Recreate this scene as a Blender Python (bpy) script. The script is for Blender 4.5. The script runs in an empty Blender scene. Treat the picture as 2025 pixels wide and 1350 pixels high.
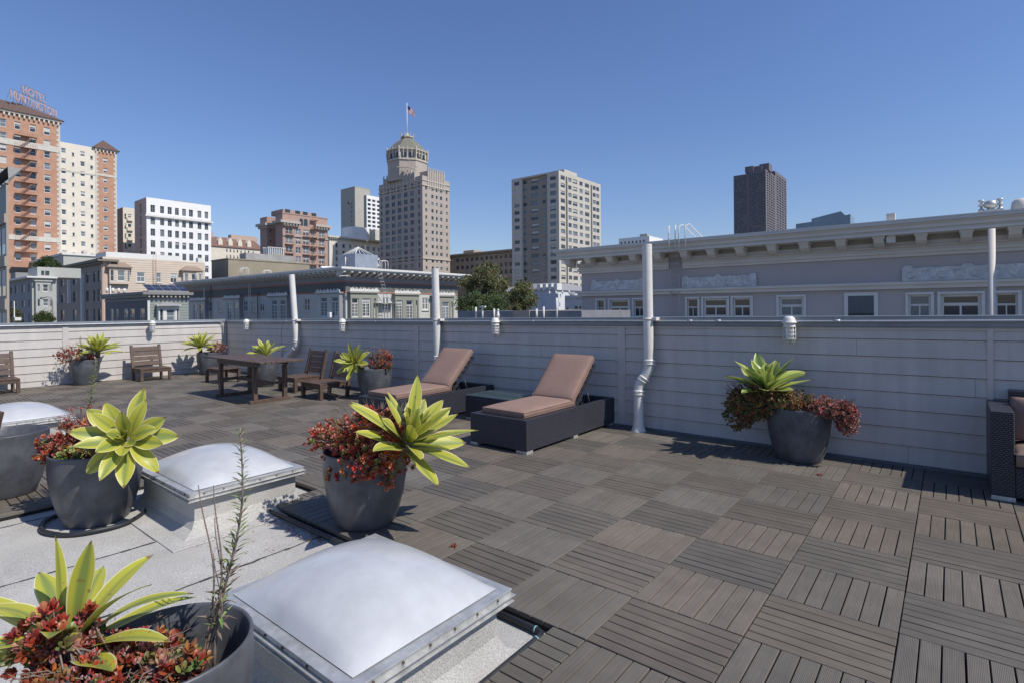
import bpy, math, random
from mathutils import Vector, Matrix
R = math.radians
random.seed(7)
SC = bpy.context.scene
COL = SC.collection

# ---------------------------------------------------------------- camera
CH = 1.6026                      # eye height above the deck (m)
F_PX, YAW, CY, ROLL = 1078.45, 0.67774, 611.0, R(.45)
cam = bpy.data.cameras.new('camera'); camo = bpy.data.objects.new('camera', cam); COL.objects.link(camo)
cam.sensor_width = 36; cam.lens = 36*F_PX/2025; cam.clip_end = 9000; cam.clip_start = .05
cam.shift_y = -(675-CY)/2025
camo.location = (0, 0, CH)
camo.rotation_mode = 'QUATERNION'
_fw = Vector((-math.sin(YAW), math.cos(YAW), 0)); _rt = Vector((math.cos(YAW), math.sin(YAW), 0)); _up = Vector((0, 0, 1))
_cr, _sr = math.cos(ROLL), math.sin(ROLL)
rt2 = _rt*_cr - _up*_sr; up2 = _up*_cr + _rt*_sr
camo.rotation_quaternion = Matrix((rt2, up2, -_fw)).transposed().to_quaternion()
SC.camera = camo

# ---------------------------------------------------------------- world, sun
TO_SUN = Vector((.83, .135, 1.0)).normalized()
el = math.asin(TO_SUN.z); az = math.atan2(TO_SUN.x, TO_SUN.y)
W = bpy.data.worlds.new('World'); SC.world = W; W.use_nodes = True
nt = W.node_tree; bg = nt.nodes['Background']
sky = nt.nodes.new('ShaderNodeTexSky'); sky.sky_type = 'NISHITA'; sky.sun_disc = False
sky.sun_elevation = el; sky.sun_rotation = az; sky.air_density = 1.4; sky.dust_density = 0; sky.ozone_density = 4.0
sky.altitude = 50
tint = nt.nodes.new('ShaderNodeMix'); tint.data_type = 'RGBA'; tint.blend_type = 'MULTIPLY'; tint.inputs[0].default_value = 1; tint.inputs[7].default_value = (.93, 1.0, 1.34, 1)
nt.links.new(sky.outputs[0], tint.inputs[6]); nt.links.new(tint.outputs[2], bg.inputs[0]); bg.inputs[1].default_value = .062
sl = bpy.data.lights.new('sun', 'SUN'); so = bpy.data.objects.new('sun', sl); COL.objects.link(so)
sl.energy = 3.2; sl.angle = R(.53); sl.color = (1, .95, .87)
so.rotation_mode = 'QUATERNION'; so.rotation_quaternion = (-TO_SUN).to_track_quat('-Z', 'Y')
SC.view_settings.view_transform = 'Standard'; SC.view_settings.look = 'None'
SC.view_settings.exposure = 0.5; SC.view_settings.gamma = 1

# ---------------------------------------------------------------- measuring: photo pixel -> place at a known depth/plane
_c, _s = math.cos(YAW), math.sin(YAW)
def ray(x, y=612.0):
    u = x-1012.5; v = y-CY
    u, v = _cr*u-_sr*v, _sr*u+_cr*v
    r = u/F_PX
    return Vector((_c*r-_s, _s*r+_c, -v/F_PX))
def at_d(x, y, d): return ray(x, y)*d+Vector((0, 0, CH))
def on_y(x, y, Y): q = ray(x, y); return q*(Y/q.y)+Vector((0, 0, CH))
def on_x(x, y, X): q = ray(x, y); return q*(X/q.x)+Vector((0, 0, CH))
def X_at(px, Y, py=600): return on_y(px, py, Y).x
def Y_at(px, X, py=600): return on_x(px, py, X).y
GZ = -16.0

# ---------------------------------------------------------------- materials
MATS = {}
def mat(name, col, rough=.7, var=.0, vscale=3.0, bump=0.0, bscale=20.0, metal=0.0, spec=.5, attr=False, col2=None, detail=4, trans=0.0):
    if name in MATS: return MATS[name]
    m = bpy.data.materials.new(name); m.use_nodes = True; t = m.node_tree; N = t.nodes; L = t.links
    b = N['Principled BSDF']; b.inputs['Roughness'].default_value = rough; b.inputs['Metallic'].default_value = metal
    b.inputs['Specular IOR Level'].default_value = spec
    c = (*col, 1); b.inputs['Base Color'].default_value = c
    tc = N.new('ShaderNodeTexCoord'); src = None
    if var > 0 or col2:
        nz = N.new('ShaderNodeTexNoise'); nz.inputs['Scale'].default_value = vscale; nz.inputs['Detail'].default_value = detail
        nz.inputs['Roughness'].default_value = .62
        L.new(tc.outputs['Object'], nz.inputs['Vector'])
        cr = N.new('ShaderNodeValToRGB'); cr.color_ramp.elements[0].position = .32; cr.color_ramp.elements[1].position = .68
        c2 = col2 or tuple(min(1, x*(1+var)) for x in col); c1 = col if col2 else tuple(x*(1-var) for x in col)
        cr.color_ramp.elements[0].color = (*c1, 1); cr.color_ramp.elements[1].color = (*c2, 1)
        L.new(nz.outputs[0], cr.inputs[0]); src = cr.outputs[0]
    if attr:
        at = N.new('ShaderNodeAttribute'); at.attribute_name = 'Col'
        if src:
            mx = N.new('ShaderNodeMix'); mx.data_type = 'RGBA'; mx.blend_type = 'MULTIPLY'; mx.inputs[0].default_value = 1
            L.new(src, mx.inputs[6]); L.new(at.outputs['Color'], mx.inputs[7]); src = mx.outputs[2]
        else: src = at.outputs['Color']
    if src: L.new(src, b.inputs['Base Color'])
    if bump > 0:
        n2 = N.new('ShaderNodeTexNoise'); n2.inputs['Scale'].default_value = bscale; n2.inputs['Detail'].default_value = 5
        L.new(tc.outputs['Object'], n2.inputs['Vector'])
        bp = N.new('ShaderNodeBump'); bp.inputs['Strength'].default_value = 1; bp.inputs['Distance'].default_value = bump
        L.new(n2.outputs[0], bp.inputs['Height']); L.new(bp.outputs[0], b.inputs['Normal'])
    if trans > 0:
        tr = N.new('ShaderNodeBsdfTranslucent'); ms = N.new('ShaderNodeMixShader'); ms.inputs[0].default_value = trans
        if src: L.new(src, tr.inputs[0])
        else: tr.inputs[0].default_value = c
        L.new(b.outputs[0], ms.inputs[1]); L.new(tr.outputs[0], ms.inputs[2]); L.new(ms.outputs[0], N['Material Output'].inputs[0])
    MATS[name] = m; return m

def mat_uvlines(name, col, rough, period, depth, col2=None, width=.06, var=.08, vscale=2.0, linecol=None, attr=False, axis=1, metal=0):
    """painted boards / grooves: lines across the UV (metres) at a period"""
    if name in MATS: return MATS[name]
    m = mat(name, col, rough, var=var, vscale=vscale, attr=attr, col2=col2, metal=metal); t = m.node_tree; N = t.nodes; L = t.links
    b = N['Principled BSDF']
    uv = N.new('ShaderNodeUVMap'); sp = N.new('ShaderNodeSeparateXYZ'); L.new(uv.outputs[0], sp.inputs[0])
    d = N.new('ShaderNodeMath'); d.operation = 'DIVIDE'; d.inputs[1].default_value = period; L.new(sp.outputs[axis], d.inputs[0])
    fr = N.new('ShaderNodeMath'); fr.operation = 'FRACT'; L.new(d.outputs[0], fr.inputs[0])
    if linecol:
        lt = N.new('ShaderNodeMath'); lt.operation = 'LESS_THAN'; lt.inputs[1].default_value = width; L.new(fr.outputs[0], lt.inputs[0])
        mx = N.new('ShaderNodeMix'); mx.data_type = 'RGBA'; L.new(lt.outputs[0], mx.inputs[0])
        src = b.inputs['Base Color'].links[0].from_socket
        L.new(src, mx.inputs[6]); mx.inputs[7].default_value = (*linecol, 1); L.new(mx.outputs[2], b.inputs['Base Color'])
    bp = N.new('ShaderNodeBump'); bp.inputs['Distance'].default_value = depth; L.new(fr.outputs[0], bp.inputs['Height'])
    L.new(bp.outputs[0], b.inputs['Normal'])
    return m

def mat_deck():
    m = mat('deck_composite', (.138, .121, .099), .62, var=.10, vscale=5, attr=True, detail=6)
    t = m.node_tree; N = t.nodes; L = t.links; b = N['Principled BSDF']; b.inputs['Specular IOR Level'].default_value = .35
    uv = N.new('ShaderNodeUVMap'); sp = N.new('ShaderNodeSeparateXYZ'); L.new(uv.outputs[0], sp.inputs[0])
    mu = N.new('ShaderNodeMath'); mu.operation = 'MULTIPLY'; mu.inputs[1].default_value = 2*math.pi/.0062; L.new(sp.outputs[0], mu.inputs[0])
    sn = N.new('ShaderNodeMath'); sn.operation = 'SINE'; L.new(mu.outputs[0], sn.inputs[0])
    # weather streaks that run along each slat
    mp = N.new('ShaderNodeMapping'); mp.inputs['Scale'].default_value = (90, 4, 1); L.new(uv.outputs[0], mp.inputs[0])
    nz = N.new('ShaderNodeTexNoise'); nz.inputs['Scale'].default_value = 1; nz.inputs['Detail'].default_value = 4; L.new(mp.outputs[0], nz.inputs[0])
    mr = N.new('ShaderNodeMapRange'); mr.inputs[1].default_value = .3; mr.inputs[2].default_value = .7; mr.inputs[3].default_value = .9; mr.inputs[4].default_value = 1.1
    L.new(nz.outputs[0], mr.inputs[0])
    # large worn / dusty patches
    tc = N.new('ShaderNodeTexCoord'); n3 = N.new('ShaderNodeTexNoise'); n3.inputs['Scale'].default_value = .9; n3.inputs['Detail'].default_value = 5
    L.new(tc.outputs['Object'], n3.inputs['Vector'])
    mr3 = N.new('ShaderNodeMapRange'); mr3.inputs[1].default_value = .35; mr3.inputs[2].default_value = .65; mr3.inputs[3].default_value = .93; mr3.inputs[4].default_value = 1.08
    L.new(n3.outputs[0], mr3.inputs[0])
    mm = N.new('ShaderNodeMath'); mm.operation = 'MULTIPLY'; L.new(mr.outputs[0], mm.inputs[0]); L.new(mr3.outputs[0], mm.inputs[1])
    src = b.inputs['Base Color'].links[0].from_socket
    mx = N.new('ShaderNodeVectorMath'); mx.operation = 'SCALE'; L.new(src, mx.inputs[0]); L.new(mm.outputs[0], mx.inputs['Scale'])
    L.new(mx.outputs[0], b.inputs['Base Color'])
    bp = N.new('ShaderNodeBump'); bp.inputs['Distance'].default_value = .0004; L.new(sn.outputs[0], bp.inputs['Height'])
    L.new(bp.outputs[0], b.inputs['Normal'])
    return m

def mat_wicker():
    m = mat('dark_wicker', (.05, .052, .068), .38, spec=.6); t = m.node_tree; N = t.nodes; L = t.links; b = N['Principled BSDF']
    uv = N.new('ShaderNodeUVMap'); br = N.new('ShaderNodeTexBrick'); L.new(uv.outputs[0], br.inputs[0])
    br.inputs['Scale'].default_value = 1; br.inputs['Brick Width'].default_value = .028; br.inputs['Row Height'].default_value = .016
    br.inputs['Mortar Size'].default_value = .0045; br.inputs['Mortar Smooth'].default_value = .6; br.offset = .5
    br.inputs['Color1'].default_value = (.090, .095, .125, 1); br.inputs['Color2'].default_value = (.060, .063, .085, 1); br.inputs['Mortar'].default_value = (.006, .006, .008, 1)
    L.new(br.outputs[0], b.inputs['Base Color'])
    inv = N.new('ShaderNodeMath'); inv.operation = 'SUBTRACT'; inv.inputs[0].default_value = 1; L.new(br.outputs[1], inv.inputs[1])
    bp = N.new('ShaderNodeBump'); bp.inputs['Distance'].default_value = .009; L.new(inv.outputs[0], bp.inputs['Height']); L.new(bp.outputs[0], b.inputs['Normal'])
    return m

def mat_membrane():
    m = mat('granulated_roofing', (.40, .385, .355), .95, col2=(.53, .515, .48), vscale=1.6, detail=8); t = m.node_tree; N = t.nodes; L = t.links; b = N['Principled BSDF']
    tc = N.new('ShaderNodeTexCoord'); n = N.new('ShaderNodeTexNoise'); n.inputs['Scale'].default_value = 170; n.inputs['Detail'].default_value = 3
    L.new(tc.outputs['Object'], n.inputs['Vector'])
    mr = N.new('ShaderNodeMapRange'); mr.inputs[1].default_value = .3; mr.inputs[2].default_value = .7; mr.inputs[3].default_value = .62; mr.inputs[4].default_value = 1.25
    L.new(n.outputs[0], mr.inputs[0]); src = b.inputs['Base Color'].links[0].from_socket
    sc = N.new('ShaderNodeVectorMath'); sc.operation = 'SCALE'; L.new(src, sc.inputs[0]); L.new(mr.outputs[0], sc.inputs['Scale']); L.new(sc.outputs[0], b.inputs['Base Color'])
    bp = N.new('ShaderNodeBump'); bp.inputs['Distance'].default_value = .004; L.new(n.outputs[0], bp.inputs['Height']); L.new(bp.outputs[0], b.inputs['Normal'])
    return m

def mat_agave(name, green, yellow, edge, shift):
    m = mat(name, green, .42, trans=.22); t = m.node_tree; N = t.nodes; L = t.links; b = N['Principled BSDF']
    uv = N.new('ShaderNodeUVMap'); sp = N.new('ShaderNodeSeparateXYZ'); L.new(uv.outputs[0], sp.inputs[0])
    s = N.new('ShaderNodeMath'); s.operation = 'SUBTRACT'; s.inputs[1].default_value = .5; L.new(sp.outputs[0], s.inputs[0])
    a = N.new('ShaderNodeMath'); a.operation = 'ABSOLUTE'; L.new(s.outputs[0], a.inputs[0])
    tc = N.new('ShaderNodeTexCoord'); mp = N.new('ShaderNodeMapping'); mp.inputs['Scale'].default_value = (22, 1.2, 1); L.new(uv.outputs[0], mp.inputs[0])
    nz = N.new('ShaderNodeTexNoise'); nz.inputs['Scale'].default_value = 1; L.new(mp.outputs[0], nz.inputs[0])
    ad = N.new('ShaderNodeMath'); ad.operation = 'MULTIPLY_ADD'; ad.inputs[1].default_value = .16; L.new(nz.outputs[0], ad.inputs[0]); L.new(a.outputs[0], ad.inputs[2])
    at = N.new('ShaderNodeAttribute'); at.attribute_name = 'Col'; sx = N.new('ShaderNodeSeparateXYZ'); L.new(at.outputs['Color'], sx.inputs[0])
    ad2 = N.new('ShaderNodeMath'); ad2.operation = 'ADD'; L.new(ad.outputs[0], ad2.inputs[0]); L.new(sx.outputs[0], ad2.inputs[1])
    cr = N.new('ShaderNodeValToRGB'); e = cr.color_ramp.elements
    e[0].position = .16+shift; e[0].color = (*green, 1); e[1].position = .34+shift; e[1].color = (*yellow, 1)
    L.new(ad2.outputs[0], cr.inputs[0])
    cr2 = N.new('ShaderNodeValToRGB'); e = cr2.color_ramp.elements; e[0].position = .43; e[0].color = (0, 0, 0, 1); e[1].position = .475; e[1].color = (1, 1, 1, 1)
    L.new(a.outputs[0], cr2.inputs[0])
    mx = N.new('ShaderNodeMix'); mx.data_type = 'RGBA'; L.new(cr2.outputs[0], mx.inputs[0]); L.new(cr.outputs[0], mx.inputs[6]); mx.inputs[7].default_value = (*edge, 1)
    # dry brown tips and a few scars
    n5 = N.new('ShaderNodeTexNoise'); n5.inputs['Scale'].default_value = 38; n5.inputs['Detail'].default_value = 3; L.new(tc.outputs['Object'], n5.inputs['Vector'])
    ma = N.new('ShaderNodeMath'); ma.operation = 'MULTIPLY_ADD'; ma.inputs[1].default_value = .22; L.new(n5.outputs[0], ma.inputs[0]); L.new(sp.outputs[1], ma.inputs[2])
    c3 = N.new('ShaderNodeValToRGB'); e = c3.color_ramp.elements; e[0].position = .955; e[0].color = (0, 0, 0, 1); e[1].position = .998; e[1].color = (1, 1, 1, 1)
    sb = N.new('ShaderNodeMath'); sb.operation = 'SUBTRACT'; sb.inputs[1].default_value = .09; L.new(ma.outputs[0], sb.inputs[0]); L.new(sb.outputs[0], c3.inputs[0])
    c4 = N.new('ShaderNodeValToRGB'); e = c4.color_ramp.elements; e[0].position = .70; e[0].color = (0, 0, 0, 1); e[1].position = .74; e[1].color = (.7, .7, .7, 1); L.new(n5.outputs[0], c4.inputs[0])
    mxa = N.new('ShaderNodeMath'); mxa.operation = 'MAXIMUM'; L.new(c3.outputs[0], mxa.inputs[0]); L.new(c4.outputs[0], mxa.inputs[1])
    m2 = N.new('ShaderNodeMix'); m2.data_type = 'RGBA'; L.new(mxa.outputs[0], m2.inputs[0]); L.new(mx.outputs[2], m2.inputs[6]); m2.inputs[7].default_value = (.22, .12, .05, 1); mx = m2
    L.new(mx.outputs[2], b.inputs['Base Color'])
    for n in N:
        if n.type == 'BSDF_TRANSLUCENT': L.new(mx.outputs[2], n.inputs[0])
    return m

M_deck = mat_deck(); M_deckbase = mat('deck_grid_black', (.012, .012, .012), .9)
M_memb = mat_membrane(); M_tar = mat('bitumen_seam', (.05, .048, .045), .8, var=.3, vscale=30)
M_side = mat('grey_painted_siding', (.535, .50, .46), .55, var=.06, vscale=1.1, bump=.0006, bscale=60)
M_sidegap = mat('siding_gap_shade', (.05, .05, .055), .9)  # shadow line under each board, painted as a dark backing
M_cap = mat('cap_flashing_metal', (.24, .26, .28), .5, var=.18, vscale=1.7, metal=.15, detail=8)
M_pipe = mat('cream_painted_pipe', (.68, .655, .60), .5, var=.06, vscale=9, bump=.001, bscale=30)
M_steel = mat('dull_aluminium', (.52, .52, .50), .45, var=.22, vscale=14, metal=.55, detail=8)
M_dome = mat('white_acrylic_dome', (.50, .51, .52), .22, var=.10, vscale=3.2, spec=.5, detail=7)
M_pot = mat('charcoal_glazed_pot', (.086, .090, .101), .42, var=.35, vscale=6, bump=.0015, bscale=25, detail=7)
M_soil = mat('dark_soil', (.035, .026, .02), .95, var=.5, vscale=40, bump=.02, bscale=50)
M_wood = mat('weathered_teak', (.072, .044, .031), .6, col2=(.125, .082, .060), vscale=9, bump=.001, bscale=60)
M_wicker = mat_wicker()
M_cush = mat('dusty_pink_canvas', (.265, .170, .133), .85, var=.05, vscale=5, bump=.0012, bscale=220)
M_cushd = mat('brown_canvas', (.20, .14, .115), .85, var=.05, vscale=5, bump=.0012, bscale=220)
M_tglass = mat('smoked_table_glass', (.05, .075, .08), .06, spec=.6)
M_black = mat('black_rubber_hose', (.022, .023, .026), .5, var=.3, vscale=12)
M_tape = mat('teal_pipe_band', (.20, .40, .40), .5)
M_conduit = mat('galvanised_conduit', (.45, .47, .50), .45, metal=.4, var=.12, vscale=10)
M_lampglass = mat('ribbed_lamp_glass', (.52, .54, .56), .12, spec=.6)
M_agY = mat_agave('agave_leaf_yellow', (.23, .29, .07), (.47, .46, .06), (.76, .72, .40), -.01)
M_agG = mat_agave('agave_leaf_striped', (.13, .22, .055), (.44, .50, .11), (.72, .72, .36), .03)
M_succ = mat('succulent_leaves', (1, 1, 1), .45, attr=True, trans=.12)
M_twig = mat('dry_twigs', (.20, .15, .12), .9, var=.3, vscale=30)
M_weed = mat('weed_leaves', (1, 1, 1), .7, attr=True, trans=.2)
M_leafmess = mat('fallen_dry_leaves', (.22, .08, .05), .9, attr=False, var=.5, vscale=40)

def streaks(m, lo, hi, sc):
    t = m.node_tree; N = t.nodes; L = t.links; b = N['Principled BSDF']; tc = N.new('ShaderNodeTexCoord'); mp = N.new('ShaderNodeMapping'); mp.inputs['Scale'].default_value = sc
    nz = N.new('ShaderNodeTexNoise'); nz.inputs['Scale'].default_value = 1; nz.inputs['Detail'].default_value = 6; nz.inputs['Roughness'].default_value = .65
    L.new(tc.outputs['Object'], mp.inputs[0]); L.new(mp.outputs[0], nz.inputs['Vector']); mr = N.new('ShaderNodeMapRange'); mr.inputs[1].default_value = .35; mr.inputs[2].default_value = .68; mr.inputs[3].default_value = lo; mr.inputs[4].default_value = hi
    L.new(nz.outputs[0], mr.inputs[0]); src = b.inputs['Base Color'].links[0].from_socket; v = N.new('ShaderNodeVectorMath'); v.operation = 'SCALE'; L.new(src, v.inputs[0]); L.new(mr.outputs[0], v.inputs['Scale']); L.new(v.outputs[0], b.inputs['Base Color'])
streaks(M_side, .91, 1.05, (7, 7, .7)); streaks(M_dome, .94, 1.04, (5, 4, 3)); streaks(M_pot, .88, 1.12, (9, 9, 1.2)); streaks(M_memb, .90, 1.05, (1.1, .35, 1)); streaks(M_deck, .93, 1.06, (2.3, 2.3, 1)); streaks(M_cush, .93, 1.05, (4, 9, 4))

# ---------------------------------------------------------------- mesh builder
class MB:
    def __init__(s): s.v = []; s.f = []; s.mi = []; s.col = []; s.uv = []; s.sm = []; s.M = None
    def add(s, vs, fs, mi=0, col=(1, 1, 1), uvs=None, smooth=False):
        o = len(s.v)
        if s.M is not None: vs = [s.M @ Vector(q) for q in vs]
        s.v += [tuple(q) for q in vs]
        for k, f in enumerate(fs):
            s.f.append([o+i for i in f]); s.mi.append(mi); s.col.append(col); s.sm.append(smooth)
            s.uv.append(uvs[k] if uvs else None)
        return s
    def box(s, x0, x1, y0, y1, z0, z1, mi=0, col=(1, 1, 1)):
        vs = [(x0, y0, z0), (x1, y0, z0), (x1, y1, z0), (x0, y1, z0), (x0, y0, z1), (x1, y0, z1), (x1, y1, z1), (x0, y1, z1)]
        return s.add(vs, [(0, 3, 2, 1), (4, 5, 6, 7), (0, 1, 5, 4), (1, 2, 6, 5), (2, 3, 7, 6), (3, 0, 4, 7)], mi, col)
    def bar(s, a, b, w, h, mi=0, up=(0, 0, 1), col=(1, 1, 1)):
        a = Vector(a); b = Vector(b); d = (b-a).normalized(); up = Vector(up)
        sd = d.cross(up)
        if sd.length < 1e-4: sd = d.cross(Vector((0, 1, 0)))
        sd.normalize(); u2 = sd.cross(d).normalized()
        vs = []
        for p in (a, b):
            for i, j in ((-1, -1), (1, -1), (1, 1), (-1, 1)): vs.append(p+sd*(i*w/2)+u2*(j*h/2))
        return s.add(vs, [(3, 2, 1, 0), (4, 5, 6, 7), (0, 1, 5, 4), (1, 2, 6, 5), (2, 3, 7, 6), (3, 0, 4, 7)], mi, col)
    def tube(s, pts, r, n=10, mi=0, col=(1, 1, 1), cap=True, closed=False):
        pts = [Vector(p) for p in pts]; m = len(pts); rs = r if isinstance(r, (list, tuple)) else [r]*m
        vs = []; side = None
        for i, p in enumerate(pts):
            if closed: d = pts[(i+1) % m]-pts[i-1]
            else: d = pts[min(i+1, m-1)]-pts[max(i-1, 0)]
            if d.length < 1e-9: d = Vector((0, 0, 1))
            d.normalize()
            if side is None:
                side = d.cross(Vector((0, 0, 1)))
                if side.length < .05: side = d.cross(Vector((0, 1, 0)))
            side = (side-d*side.dot(d)).normalized(); u = d.cross(side)
            for k in range(n):
                a = 2*math.pi*k/n; vs.append(p+(side*math.cos(a)+u*math.sin(a))*rs[i])
        fs = []
        for i in range(m if closed else m-1):
            j = (i+1) % m
            for k in range(n): fs.append((i*n+k, i*n+(k+1) % n, j*n+(k+1) % n, j*n+k))
        s.add(vs, fs, mi, col, smooth=True)
        if cap and not closed:
            o = len(s.v)-len(vs)
            for ring in (list(range(n))[::-1], [(m-1)*n+k for k in range(n)]):
                s.f.append([o+q for q in ring]); s.mi.append(mi); s.col.append(col); s.uv.append(None); s.sm.append(False)
        return s
    def lathe(s, prof, n=28, mi=0, c=(0, 0), col=(1, 1, 1), smooth=True):
        vs = []; fs = []
        for r, z in prof:
            for k in range(n): a = 2*math.pi*k/n; vs.append((c[0]+r*math.cos(a), c[1]+r*math.sin(a), z))
        for i in range(len(prof)-1):
            for k in range(n): fs.append((i*n+k, i*n+(k+1) % n, (i+1)*n+(k+1) % n, (i+1)*n+k))
        return s.add(vs, fs, mi, col, smooth=smooth)
    def build(s, name, mats, parent=None, loc=None, bevel=0):
        if not isinstance(mats, (list, tuple)): mats = [mats]
        me = bpy.data.meshes.new(name); me.from_pydata(s.v, [], s.f); me.update()
        for m in mats: me.materials.append(m)
        me.polygons.foreach_set('material_index', s.mi); me.polygons.foreach_set('use_smooth', s.sm)
        ca = me.color_attributes.new('Col', 'FLOAT_COLOR', 'CORNER'); uvl = me.uv_layers.new(name='UVMap')
        cols = []; uvs = []
        for k, p in enumerate(me.polygons):
            c = s.col[k]
            if s.uv[k]:
                for q in s.uv[k]: uvs += [q[0], q[1]]
            else:
                nx, ny, nz = abs(p.normal.x), abs(p.normal.y), abs(p.normal.z)
                for vi in p.vertices:
                    q = s.v[vi]
                    if nz >= nx and nz >= ny: uvs += [q[0], q[1]]
                    elif nx > ny: uvs += [q[1], q[2]]
                    else: uvs += [q[0], q[2]]
            for _ in p.vertices: cols += [c[0], c[1], c[2], 1]
        ca.data.foreach_set('color', cols); uvl.data.foreach_set('uv', uvs)
        o = bpy.data.objects.new(name, me); COL.objects.link(o)
        if parent is not None: o.parent = parent
        if loc is not None: o.location = loc
        if bevel:
            b = o.modifiers.new('bevel', 'BEVEL'); b.width = bevel; b.segments = 2; b.limit_method = 'ANGLE'; b.angle_limit = R(40)
        return o

def tag(o, label=None, cat=None, group=None, kind=None):
    if label: o['label'] = label
    if cat: o['category'] = cat
    if group: o['group'] = group
    if kind: o['kind'] = kind
    return o
def empty(name, loc, rz=0, label=None, cat=None, group=None):
    o = bpy.data.objects.new(name, None); COL.objects.link(o); o.location = loc; o.rotation_euler = (0, 0, rz); o.empty_display_size = .1
    return tag(o, label, cat, group)
def copy_tree(o, parent=None, loc=None, rz=None, label=None, top=True):
    c = o.copy(); COL.objects.link(c)
    if parent is not None: c.parent = parent
    if loc is not None: c.location = loc
    if rz is not None: c.rotation_euler = (0, 0, rz)
    if label: c['label'] = label
    for ch in list(o.children): copy_tree(ch, c)
    return c


# ---------------------------------------------------------------- setting: city ground, own roof, deck, roofing membrane
mb = MB(); mb.add([(-6000, -6000, GZ), (6000, -6000, GZ), (6000, 6000, GZ), (-6000, 6000, GZ)], [(0, 1, 2, 3)])
tag(mb.build('ground', mat('city_ground', (.13, .13, .12), .95, var=.3, vscale=.05)), kind='structure')
mb = MB(); mb.box(-15.85, 6, -5, 7.05, GZ, -.06); tag(mb.build('roof_slab', mat('roof_block', (.30, .30, .31), .8, var=.08)), kind='structure')

# membrane laid in lapped strips that run along Y, bitumen beads at the laps
mb = MB(); seams = [-6.8, -5.74, -4.50, -3.62, -2.55, -1.5]
for a, b in zip(seams[:-1], seams[1:]):
    z0, z1 = -.050, -.0565
    mb.add([(a, -4, z0), (b-.0015, -4, z1), (b-.0015, 3.3, z1), (a, 3.3, z0)], [(0, 1, 2, 3)])
tag(mb.build('roof_membrane', M_memb), kind='structure')
mb = MB()
rnd = random.Random(3)
for x in seams[1:-1]:
    y = -3.0; px = x
    while y < 3.2:
        nx = x+rnd.uniform(-.006, .006)+(.03*math.sin(y*1.3)); ny = y+rnd.uniform(.03, .08); w = rnd.uniform(.004, .011)
        mb.add([(px-w, y, -.047), (px+w, y, -.047), (nx+w, ny, -.047), (nx-w, ny, -.047)], [(0, 1, 2, 3)])
        y, px = ny, nx
tag(mb.build('membrane_seams', M_tar), kind='structure')

# deck: square cells of seven slats, direction alternating from cell to cell
CX, CYD, X0D, Y0D = .5885, .5, -.2108, 3.2728
SKY3 = (-10.05, -8.85, .92, 2.02)
RECTS = [(-1.575, 5.0, -3.0, 2.28), (-4.45, 5.0, 2.28, 6.72), (-15.56, -4.45, 2.72, 6.72),
         (-15.56, SKY3[0], -2.0, 2.72), (SKY3[0], SKY3[1], 2.02, 2.72), (SKY3[0], SKY3[1], -2.0, .92), (SKY3[1], -5.9, -2.0, 2.72)]
def clip(a, b, c, d):
    for r in RECTS:
        x0, x1, y0, y1 = max(a, r[0]), min(b, r[1]), max(c, r[2]), min(d, r[3])
        if x1-x0 > .012 and y1-y0 > .012: yield x0, x1, y0, y1
mb = MB(); base = MB(); rnd = random.Random(11)
for i in range(-28, 10):
    for j in range(-13, 8):
        x0 = X0D+i*CX; y0 = Y0D+j*CYD; alongY = ((i+j) % 2) == 1
        tone = rnd.uniform(.90, 1.09); warm = rnd.uniform(-.035, .05)
        tone *= 1.05 if alongY else .92  # directional gloss put into the colour: slats along Y lighter, the others darker
        for k in range(7):
            t = tone*rnd.uniform(.94, 1.06); col = (t*(1+warm), t, t*(1-warm)); g = .0068
            dz = rnd.uniform(-.0012, .0012); jj = rnd.uniform(-.0008, .0008)
            if alongY: a, b, c, d = x0+k*CX/7+g/2, x0+(k+1)*CX/7-g/2, y0+.003, y0+CYD-.003; off = rnd.random()*9
            else: a, b, c, d = x0+.003, x0+CX-.003, y0+k*CYD/7+g/2, y0+(k+1)*CYD/7-g/2; off = rnd.random()*9
            for (p, q, r_, s_) in clip(a+jj, b+jj, c, d):
                z = dz; e = .0022
                vs = [(p, r_, -.026), (q, r_, -.026), (q, s_, -.026), (p, s_, -.026), (p, r_, z-e), (q, r_, z-e), (q, s_, z-e), (p, s_, z-e), (p+e, r_+e, z), (q-e, r_+e, z), (q-e, s_-e, z), (p+e, s_-e, z)]
                fs = [(0, 1, 5, 4), (1, 2, 6, 5), (2, 3, 7, 6), (3, 0, 4, 7), (4, 5, 9, 8), (5, 6, 10, 9), (6, 7, 11, 10), (7, 4, 8, 11), (8, 9, 10, 11)]
                uvs = []
                for f in fs:
                    if alongY: uvs.append([(vs[v][0]+off*3, vs[v][1]+off) for v in f])
                    else: uvs.append([(vs[v][1]+off*3, vs[v][0]+off) for v in f])
                mb.add(vs, fs, 0, col, uvs)
for r in RECTS: mb.box(r[0]+.004, r[1]-.004, r[2]+.004, r[3]-.004, -.0485, -.027, 1)
tag(mb.build('deck', [M_deck, M_deckbase]), kind='structure')

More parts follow.
